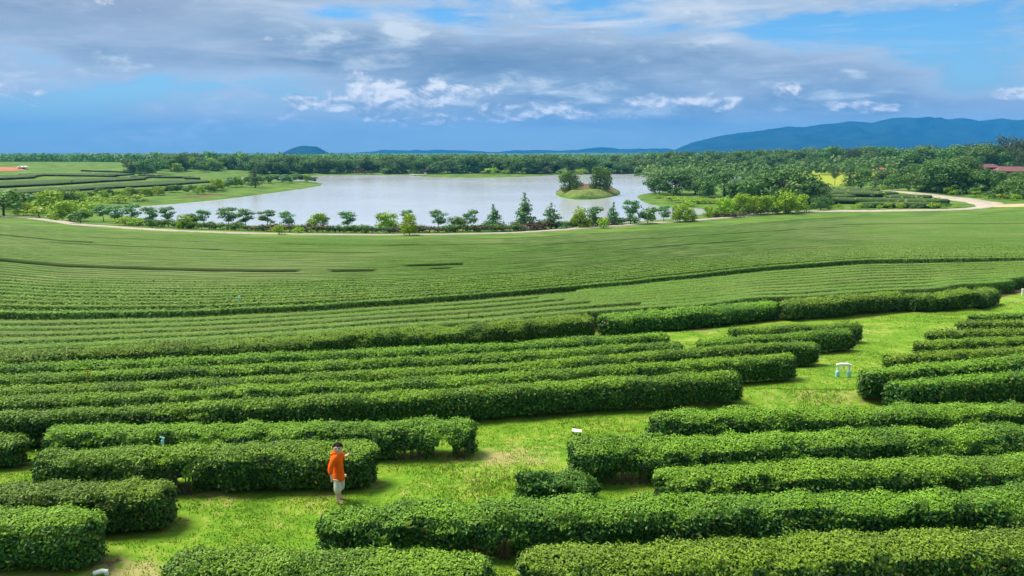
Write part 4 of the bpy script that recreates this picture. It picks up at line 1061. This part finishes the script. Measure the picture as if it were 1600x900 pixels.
ridge('hill', [(425, 242), (438, 239), (455, 233), (468, 230), (475, 228), (495, 228.5), (503, 233), (515, 240), (520, 242)], 5200, 450, -2, 3)
ridge('hills', [(250, 243), (330, 239), (420, 241), (520, 238), (600, 236), (680, 234), (760, 237), (820, 234), (900, 233), (960, 231), (1040, 232), (1100, 236), (1200, 243)], 8200, 500, -2, 5)
ridge('hills', [(-400, 244), (-200, 243), (-60, 246), (30, 248), (120, 246.5), (180, 245), (215, 242.5), (260, 246), (330, 250)], 2600, 300, -2, 8)

# ------------------------------------------------------------------ buildings half hidden by trees
def house(name, px, py, w, d, hw, hr, rz, roofm, wallm, label, hip=.35, up=0.0):
    x, y = drop(px, py, 0, False); x, y = float(x[0]), float(y[0]); z = gz(x, y) + up
    e = link(name, None, None, (x, y, z), rz); tag(e, label, 'house')
    mb = MB(); mb.box((0, 0, hw / 2 - .4), (w, d, hw + .8)); wall = mb.build('wall', wallm, e)
    ov = .7; a, b = w / 2 + ov, d / 2 + ov; r = w / 2 * (1 - hip)
    mb = MB(); z0, z1 = hw + .02, hw + hr; th = .16
    V = [(-a, -b, z0), (a, -b, z0), (a, b, z0), (-a, b, z0), (-r, 0, z1), (r, 0, z1)]; W = [(p[0], p[1], p[2] + th) for p in V]
    mb.addg(V + W, [(0, 4, 5, 1)[::-1], (2, 5, 4, 3)[::-1], (6, 7, 11, 10), (8, 9, 10, 11), (0, 1, 7, 6), (1, 2, 8, 7), (2, 3, 9, 8), (3, 0, 6, 9)], [(0, 3, 4), (1, 5, 2), (7, 8, 11), (6, 10, 9)])
    rf = mb.build('roof', roofm, e)
    mb = MB(); mb.box((0, 0, z1 + th), (2 * r + .3, .4, .14)); mb.build('ridge_cap', roofm, rf)
    n = max(int(w / 3.2), 2)
    for i in range(n):
        cx = -w / 2 + w * (i + .5) / n
        if i == n // 2:
            mb = MB(); mb.box((cx, -d / 2 - .03, 1.05), (1.0, .08, 2.1)); mb.build('door', M['wood'], e)
        else:
            mb = MB(); mb.box((cx, -d / 2 - .03, 1.6), (1.4, .10, 1.2)); wf = mb.build('window', M['white'], e)
            mb = MB(); mb.box((cx, -d / 2 - .075, 1.6), (1.2, .06, 1.0)); mb.build('pane', M['glass_dark'], wf)
    return e
house('house', 1541, 268, 11, 7, 2.2, 2.0, .12, M['roof_red'], M['wall_red'], 'house with dull red roof half hidden in trees, left of two')
house('house', 1578, 276, 12, 7, 2.3, 2.2, -.25, M['roof_red'], M['wall_red'], 'house with long purplish red roof half hidden in trees, right of two')
house('house', 1375, 270, 6, 5, 1.8, 1.5, .3, M['roof_orange'], M['wall_pale'], 'small house with bright orange roof behind the lawn')
house('house', 1348, 264, 16, 7, 2.4, 1.8, .05, M['roof_red'], M['wall_pale'], 'low long house with brownish roof at the back of the lawn')
house('shed', 36, 265, 4.5, 3, 1.4, .9, .2, M['wall_pale'], M['wall_pale'], 'tiny pale shed beside the red soil field')
def pavilion():
    x, y = drop(1192, 277, 0, False); x, y = float(x[0]), float(y[0]); z = gz(x, y)
    e = tag(link('pavilion', None, None, (x, y, z), .3), 'open pavilion with weathered grey thatched roof under the rain tree', 'pavilion')
    w, d = 9.0, 6.0
    for sx in (-1, 1):
        for sy in (-1, 1):
            mb = MB(); mb.tube([(sx * w * .42, sy * d * .4, -.3), (sx * w * .42, sy * d * .4, 2.6)], .12, 8); mb.build('post', M['wood'], e)
    mb = MB(); a, b = w / 2 + .6, d / 2 + .6
    V = [(-a, -b, 2.4), (a, -b, 2.4), (a, b, 2.4), (-a, b, 2.4), (-w * .16, 0, 5.0), (w * .16, 0, 5.0)]; W = [(p[0], p[1], p[2] + .25) for p in V]
    mb.addg(V + W, [(1, 5, 4, 0), (3, 4, 5, 2), (6, 7, 11, 10), (8, 9, 10, 11), (0, 1, 7, 6), (1, 2, 8, 7), (2, 3, 9, 8), (3, 0, 6, 9)], [(0, 3, 4), (1, 5, 2), (7, 8, 11), (6, 10, 9)])
    mb.build('roof', M['roof_grey'], e)
    mb = MB(); mb.box((0, 0, .12), (w * .9, d * .85, .3)); mb.build('floor_slab', M['wall_pale'], e)
pavilion()
def jetty():
    x0, y0 = at_z(641, 274.2, 0); x1, y1 = at_z(667, 274.2, 0); x0, y0, x1, y1 = map(float, (x0, y0, x1, y1))
    e = tag(link('jetty', None, None, ((x0 + x1) / 2, y0 - 3, 0)), 'low white landing stage at the far edge of the lake', 'jetty')
    L = x1 - x0
    mb = MB(); mb.box((0, 0, .75), (L, 3.0, .3), 0, .05); mb.build('deck', M['white'], e)
    for k in range(5):
        for s in (-1, 1):
            mb = MB(); mb.tube([((k - 2) * L / 4.4, s * 1.2, -1.8), ((k - 2) * L / 4.4, s * 1.2, .62)], .16, 8); mb.build('post', M['white'], e)
    for s in (-1, 1):
        mb = MB(); mb.tube([(L * .40, s * 1.3, .9), (L * .40, s * 1.3, 2.2)], .08, 6); mb.tube([(L * .40 - .05, s * 1.3, 2.15), (L * .48, s * 1.3, 2.15)], .07, 6); mb.tube([(L * .48, s * 1.3, .9), (L * .48, s * 1.3, 2.2)], .08, 6); mb.build('railing', M['white'], e)
jetty()

# ------------------------------------------------------------------ small things in the near field
def gp(px, py):
    x, y = drop(px, py); x, y = float(x[0]), float(y[0]); return x, y, gz(x, y)
def water_stand():
    x, y, z = gp(1317, 589); y0 = y
    xa, _, _ = gp(1308, 588); xb, _, _ = gp(1326, 588.5)
    w = xb - xa
    e = tag(link('water_stand', None, None, (x, y, z), -.05), 'white plastic pipe stand on two teal feet standing on the green path', 'water stand')
    for s in (-1, 1):
        mb = MB(); mb.tube([(s * w / 2, 0, -.05), (s * w / 2, 0, .12), (s * w / 2, 0, .17), (s * w / 2, 0, .19)], [.062, .062, .058, .04], 12); mb.build('foot', M['teal'], e)
        mb = MB(); mb.tube([(s * w / 2, 0, .15), (s * w / 2, 0, .37)], .03, 10); mb.build('leg', M['white'], e)
    mb = MB(); mb.tube([(-w / 2 - .05, 0, .37), (-w / 2 + .05, 0, .395), (w / 2 - .05, 0, .395), (w / 2 + .05, 0, .36)], [.036, .042, .042, .036], 10); mb.build('top_pipe', M['white'], e)
    mb = MB(); mb.tube([(.0, 0, .39), (.0, -.02, .27)], .026, 8); mb.tube([(.0, -.02, .28), (.0, -.02, .24)], .034, 8); mb.build('outlet', M['white'], e)
water_stand()
def board():
    x, y, z = gp(901, 678)
    e = tag(link('sign_board', None, None, (x, y, z), -.12), 'small white board lying low on grass behind the thick hedge end', 'board')
    mb = MB(); mb.box((0, 0, .09), (.22, .11, .025), 0, .006); o = mb.build('panel', M['white'], e); o.rotation_euler = (.25, .06, 0)
    mb = MB(); mb.tube([(-.08, 0, -.05), (-.08, 0, .09)], .015, 6); mb.tube([(.08, 0, -.05), (.08, 0, .09)], .015, 6); mb.build('stake', M['wood'], e)
board()
def riser(px, py, hgt, label, body, head, r=.022, up=0.0):
    x, y, z = gp(px, py)
    e = tag(link('sprinkler_post', None, None, (x, y, z)), label, 'sprinkler')
    mb = MB(); mb.tube([(0, 0, -.1), (0, 0, hgt * .8), (0, 0, hgt * .86)], [r, r, r * 1.4], 10); mb.build('pipe', body, e)
    mb = MB(); mb.tube([(0, 0, hgt * .86), (0, 0, hgt * .93)], [r * 1.5, r * 1.5], 10); mb.tube([(-.045, 0, hgt), (.045, 0, hgt * .97)], [.012, .016], 8); mb.tube([(0, 0, hgt * .92), (0, 0, hgt)], .012, 8); mb.build('nozzle', head, e)
riser(259, 752, .92, 'teal and white sprinkler post sticking up behind the child\'s hedge, left part', M['white'], M['teal'], .019)
riser(743, 869, .42, 'rusty orange post with dark cap in the gap of the front hedge', M['orange_post'], M['dark'], .035)
riser(541, 655, .22, 'small dark sprinkler head at the edge of the upper grass bank', M['dark'], M['dark'], .025)
riser(376, 497, 1.05, 'teal sprinkler tip showing above the dark faced far row', M['teal'], M['teal'], .035)
riser(142, 636, 1.0, 'thin reddish stake among the long left hedges', M['orange_post'], M['orange_post'], .010)
riser(733, 526, .95, 'thin grey stake before the dark face of the terrace edge', M['wood'], M['wood'], .014)
riser(1597, 462, .4, 'white sprinkler pipe on the green path at the right edge of the photo', M['white'], M['white'], .05)
def low_pipe():
    x, y, z = gp(158, 899)
    e = tag(link('pipe_end', None, None, (x, y, z), .3), 'white pipe end on bare soil at the bottom edge of the photo', 'pipe')
    mb = MB(); mb.tube([(-.10, 0, .05), (.02, 0, .07), (.07, 0, .06), (.08, 0, -.06)], [.035, .036, .04, .04], 10); mb.build('pipe', M['white'], e)
low_pipe()

# ------------------------------------------------------------------ the child
def skin_body(name, verts, edges, radii, mat, parent, sub=2, root=0):
    me = bpy.data.meshes.new(name); me.from_pydata([tuple(v) for v in verts], edges, [])
    o = bpy.data.objects.new(name, me); COL.objects.link(o)
    md = o.modifiers.new('skin', 'SKIN'); md.use_smooth_shade = True
    for i, r in enumerate(radii):
        rr_ = r if isinstance(r, tuple) else (r, r)
        me.skin_vertices[0].data[i].radius = rr_
        me.skin_vertices[0].data[i].use_root = (i == root)
    sd = o.modifiers.new('sub', 'SUBSURF'); sd.levels = sub; sd.render_levels = sub
    dg = bpy.context.evaluated_depsgraph_get(); ev = o.evaluated_get(dg); m2 = bpy.data.meshes.new_from_object(ev)
    bpy.data.objects.remove(o); m2.materials.clear(); m2.materials.append(mat)
    for p in m2.polygons: p.use_smooth = True
    o2 = bpy.data.objects.new(name, m2); COL.objects.link(o2)
    if parent is not None: o2.parent = parent
    return o2
def child():
    x, y, z = gp(531, 783)
    # local frame: child faces +x turned a little to the camera; front = -y before the turn
    e = tag(link('person', None, None, (x, y, z), radians(66)), 'small child in orange hooded shirt and beige shorts standing against the hedge', 'person')
    # heights for 1.15 m
    V = []; E = []; R = []
    def v(p, r, par=None):
        V.append(p); R.append(r)
        if par is not None: E.append((par, len(V) - 1))
        return len(V) - 1
    pel = v((0, .0, .56), .074); wai = v((0, .0, .66), .072, pel); che = v((0, .005, .80), (.098, .07), wai); nb = v((0, .01, .90), (.055, .05), che); nk = v((0, .0, .945), .036, nb)
    HY = radians(-52)
    def hp_(p): return (p[0] * cos(HY) - p[1] * sin(HY), p[0] * sin(HY) + p[1] * cos(HY), p[2])
    jaw = v(hp_((0, -.012, .985)), (.058, .062), nk); hd = v((0, .005, 1.055), (.076, .086), jaw); tp = v((0, .015, 1.105), (.056, .062), hd)
    # nose, ears
    v(hp_((0, -.10, 1.035)), .010, hd)
    for s in (-1, 1): v(hp_((s * .082, .008, 1.04)), (.010, .018), hd)
    hands = []
    def hand(wrist, d, side, curl):
        d = Vector(d).normalized(); up = Vector((0, 0, 1)); b = d.cross(up if abs(d.z) < .9 else Vector((0, 1, 0))).normalized(); nrm = b.cross(d)
        wp = Vector(V[wrist]); palm = v(tuple(wp + d * .035), (.024, .014), wrist)
        for k in range(4):
            o = (k - 1.5) * .012; ln = (.034, .040, .038, .030)[k]
            a = v(tuple(wp + d * .058 + b * o), .0075, palm); c = v(tuple(wp + d * (.058 + ln * .55) + b * o * 1.1 + nrm * curl * .008), .0065, a); v(tuple(wp + d * (.058 + ln * .9) + b * o * 1.1 + nrm * curl * .022), .0052, c)
        t1 = v(tuple(wp + d * .022 + b * .026 * side), .008, palm); v(tuple(wp + d * .052 + b * .036 * side + nrm * .008 * curl), .0062, t1)
    # left-in-picture arm: hangs slightly back with bent elbow; other arm bent up with the hand on the hedge
    sa = v((-.115, .01, .87), .042, nb); ea = v((-.185, .045, .70), .032, sa); wa = v((-.222, -.005, .565), .021, ea); hand(wa, (-.05, -.25, -1), 1, 1)
    sb = v((.115, .01, .87), .042, nb); eb = v((.20, .05, .745), .033, sb); wb = v((.235, .02, .79), .021, eb); hand(wb, (.6, -.4, .25), -1, 1)
    for s, fx, fy in ((-1, -.075, -.02), (1, .085, .06)):
        hp = v((s * .052, 0, .52), .062, pel); kn = v((s * .06 + fx * .1, -.015 + fy * .4, .29), .045, hp); cf = v((fx * .95, fy + .012, .19), .042, kn); an = v((fx, fy + .015, .055), .026, cf)
        hl = v((fx, fy + .035, .022), .022, an); ft = v((fx * 1.08, fy - .06, .02), (.026, .017), an); v((fx * 1.12, fy - .115, .014), (.024, .012), ft)
    skin_body('body', V, E, R, M['skin'], e, 2)
    # orange shirt with sleeves, long at the hem
    V2 = []; E2 = []; R2 = []
    def w(p, r, par=None):
        V2.append(p); R2.append(r)
        if par is not None: E2.append((par, len(V2) - 1))
        return len(V2) - 1
    a = w((0, .002, .70), .098); h1 = w((0, .004, .56), .112, a); h2 = w((0, .006, .47), .126, h1); w((0, .006, .40), .136, h2); c = w((0, .006, .81), (.112, .090), a); n0 = w((0, .014, .905), (.085, .075), c); w((0, .012, .95), (.060, .058), n0)
    for s, el_, wr in ((-1, (-.185, .045, .70), (-.212, .012, .60)), (1, (.20, .05, .745), (.229, .027, .775))):
        sh = w((s * .118, .01, .872), .062, n0); el2 = w(el_, .055, sh); w(wr, .045, el2)
    shirt = skin_body('shirt', V2, E2, R2, M['shirt'], e, 2)
    mb = MB(); mb.ball((0, .085, .925), (.085, .055, .05), 14, 8); mb.ball((0, .045, .955), (.078, .062, .028), 14, 8); mb.build('hood', M['shirt'], shirt, smooth=True)
    V3 = []; E3 = []; R3 = []
    def q(p, r, par=None):
        V3.append(p); R3.append(r)
        if par is not None: E3.append((par, len(V3) - 1))
        return len(V3) - 1
    b0 = q((0, .0, .50), .088)
    for s, fx, fy in ((-1, -.075, -.02), (1, .085, .06)):
        k1 = q((s * .056, 0, .44), .066, b0); k2 = q((s * .064 + fx * .1, -.012 + fy * .3, .30), .076, k1); q((fx * .85 + s * .005, fy * .8 - .0, .165), .076, k2)
    skin_body('shorts', V3, E3, R3, M['shorts'], e, 2)
    # hair cap and face, turned with the head
    mb = MB(); mb.ball(hp_((0, .022, 1.082)), (.081, .081, .060), 18, 12); mb.ball(hp_((0, .055, 1.045)), (.074, .070, .070), 16, 10)
    for s in (-1, 1): mb.ball(hp_((s * .062, .02, 1.06)), (.036, .036, .05))
    mb.ball(hp_((.01, -.055, 1.112)), (.045, .042, .022)); mb.build('hair', M['hair'], e, smooth=True)
    for s in (-1, 1):
        mb = MB(); mb.ball(hp_((s * .030, -.074, 1.046)), (.010, .010, .007), 10, 6); mb.build('eye', M['eye'], e, smooth=True)
        mb = MB(); mb.tube([hp_((s * .016, -.078, 1.064)), hp_((s * .046, -.070, 1.066))], .005, 6); mb.build('eyebrow', M['hair'], e)
    mb = MB(); mb.tube([hp_((-.020, -.074, 1.0)), hp_((0, -.080, .998)), hp_((.020, -.074, 1.0))], .006, 6); mb.build('mouth', M['lip'], e)
child()

# ------------------------------------------------------------------ grass on the near paths
def grass(n=150000):
    r = np.random.default_rng(3)
    Y = 10 + (40 - 10) * r.random(n) ** 1.5; X = (r.random(n) * 2 - 1) * (Y + 1.5) * .75
    d = hedge_dist(X, Y)
    den = .5 + .5 * fbm(X * .9, Y * .9, 0, 3, 17)
    xb = F0[:, 0]; yb = np.interp(X, xb, F0[:, 1])
    ok = (d > .08 + .12 * r.random(n)) & (r.random(n) < .25 + den) & (Y < yb - .9)
    X, Y = X[ok], Y[ok]; n = len(X); Z = terr(X, Y)
    k = 4
    a = r.uniform(0, 2 * pi, (n, k)); h = r.uniform(.02, .05, (n, k)) * (.7 + .8 * np.clip(fbm(X * .5, Y * .5, 0, 2, 5), 0, 1))[:, None]; off = r.normal(size=(n, k, 2)) * .05
    bx = X[:, None] + off[..., 0]; by = Y[:, None] + off[..., 1]; wd = .011 + .004 * r.random((n, k))
    p0 = np.stack([bx - np.cos(a) * wd, by - np.sin(a) * wd, np.repeat(Z[:, None], k, 1) - .01], -1); p1 = np.stack([bx + np.cos(a) * wd, by + np.sin(a) * wd, np.repeat(Z[:, None], k, 1) - .01], -1)
    ln = r.normal(size=(n, k, 2)) * .5; p2 = np.stack([bx + ln[..., 0] * h, by + ln[..., 1] * h, Z[:, None] + h], -1)
    V = np.stack([p0, p1, p2], 2).reshape(-1, 3); T = np.arange(len(V)).reshape(-1, 3)
    mt = leaf_mat('grass_blades', (.085, .19, .014), (.155, .28, .018), (.30, .34, .07), None, .6, .3, .15)
    tag(link('grass', mesh_np('grass', V, None, T, (mt,))), kind='stuff')
grass()

# ------------------------------------------------------------------ haze over the whole plain
def haze():
    m = bpy.data.materials.new('haze_air'); m.use_nodes = True; t = m.node_tree; t.nodes.clear(); g = NG(t)
    out = g.n('ShaderNodeOutputMaterial'); v = g.n('ShaderNodeVolumePrincipled')
    v.inputs['Color'].default_value = (.045, .375, .95, 1); v.inputs['Density'].default_value = 0.000115; v.inputs['Anisotropy'].default_value = .0
    t.links.new(v.outputs[0], out.inputs['Volume'])
    mb = MB(); x, y0, y1, z0, z1 = 15500, -200, 9300, -6.0, 345
    mb.box((0, (y0 + y1) / 2, (z0 + z1) / 2), (2 * x, y1 - y0, z1 - z0))
    tag(mb.build('haze', m), kind='stuff')
haze()
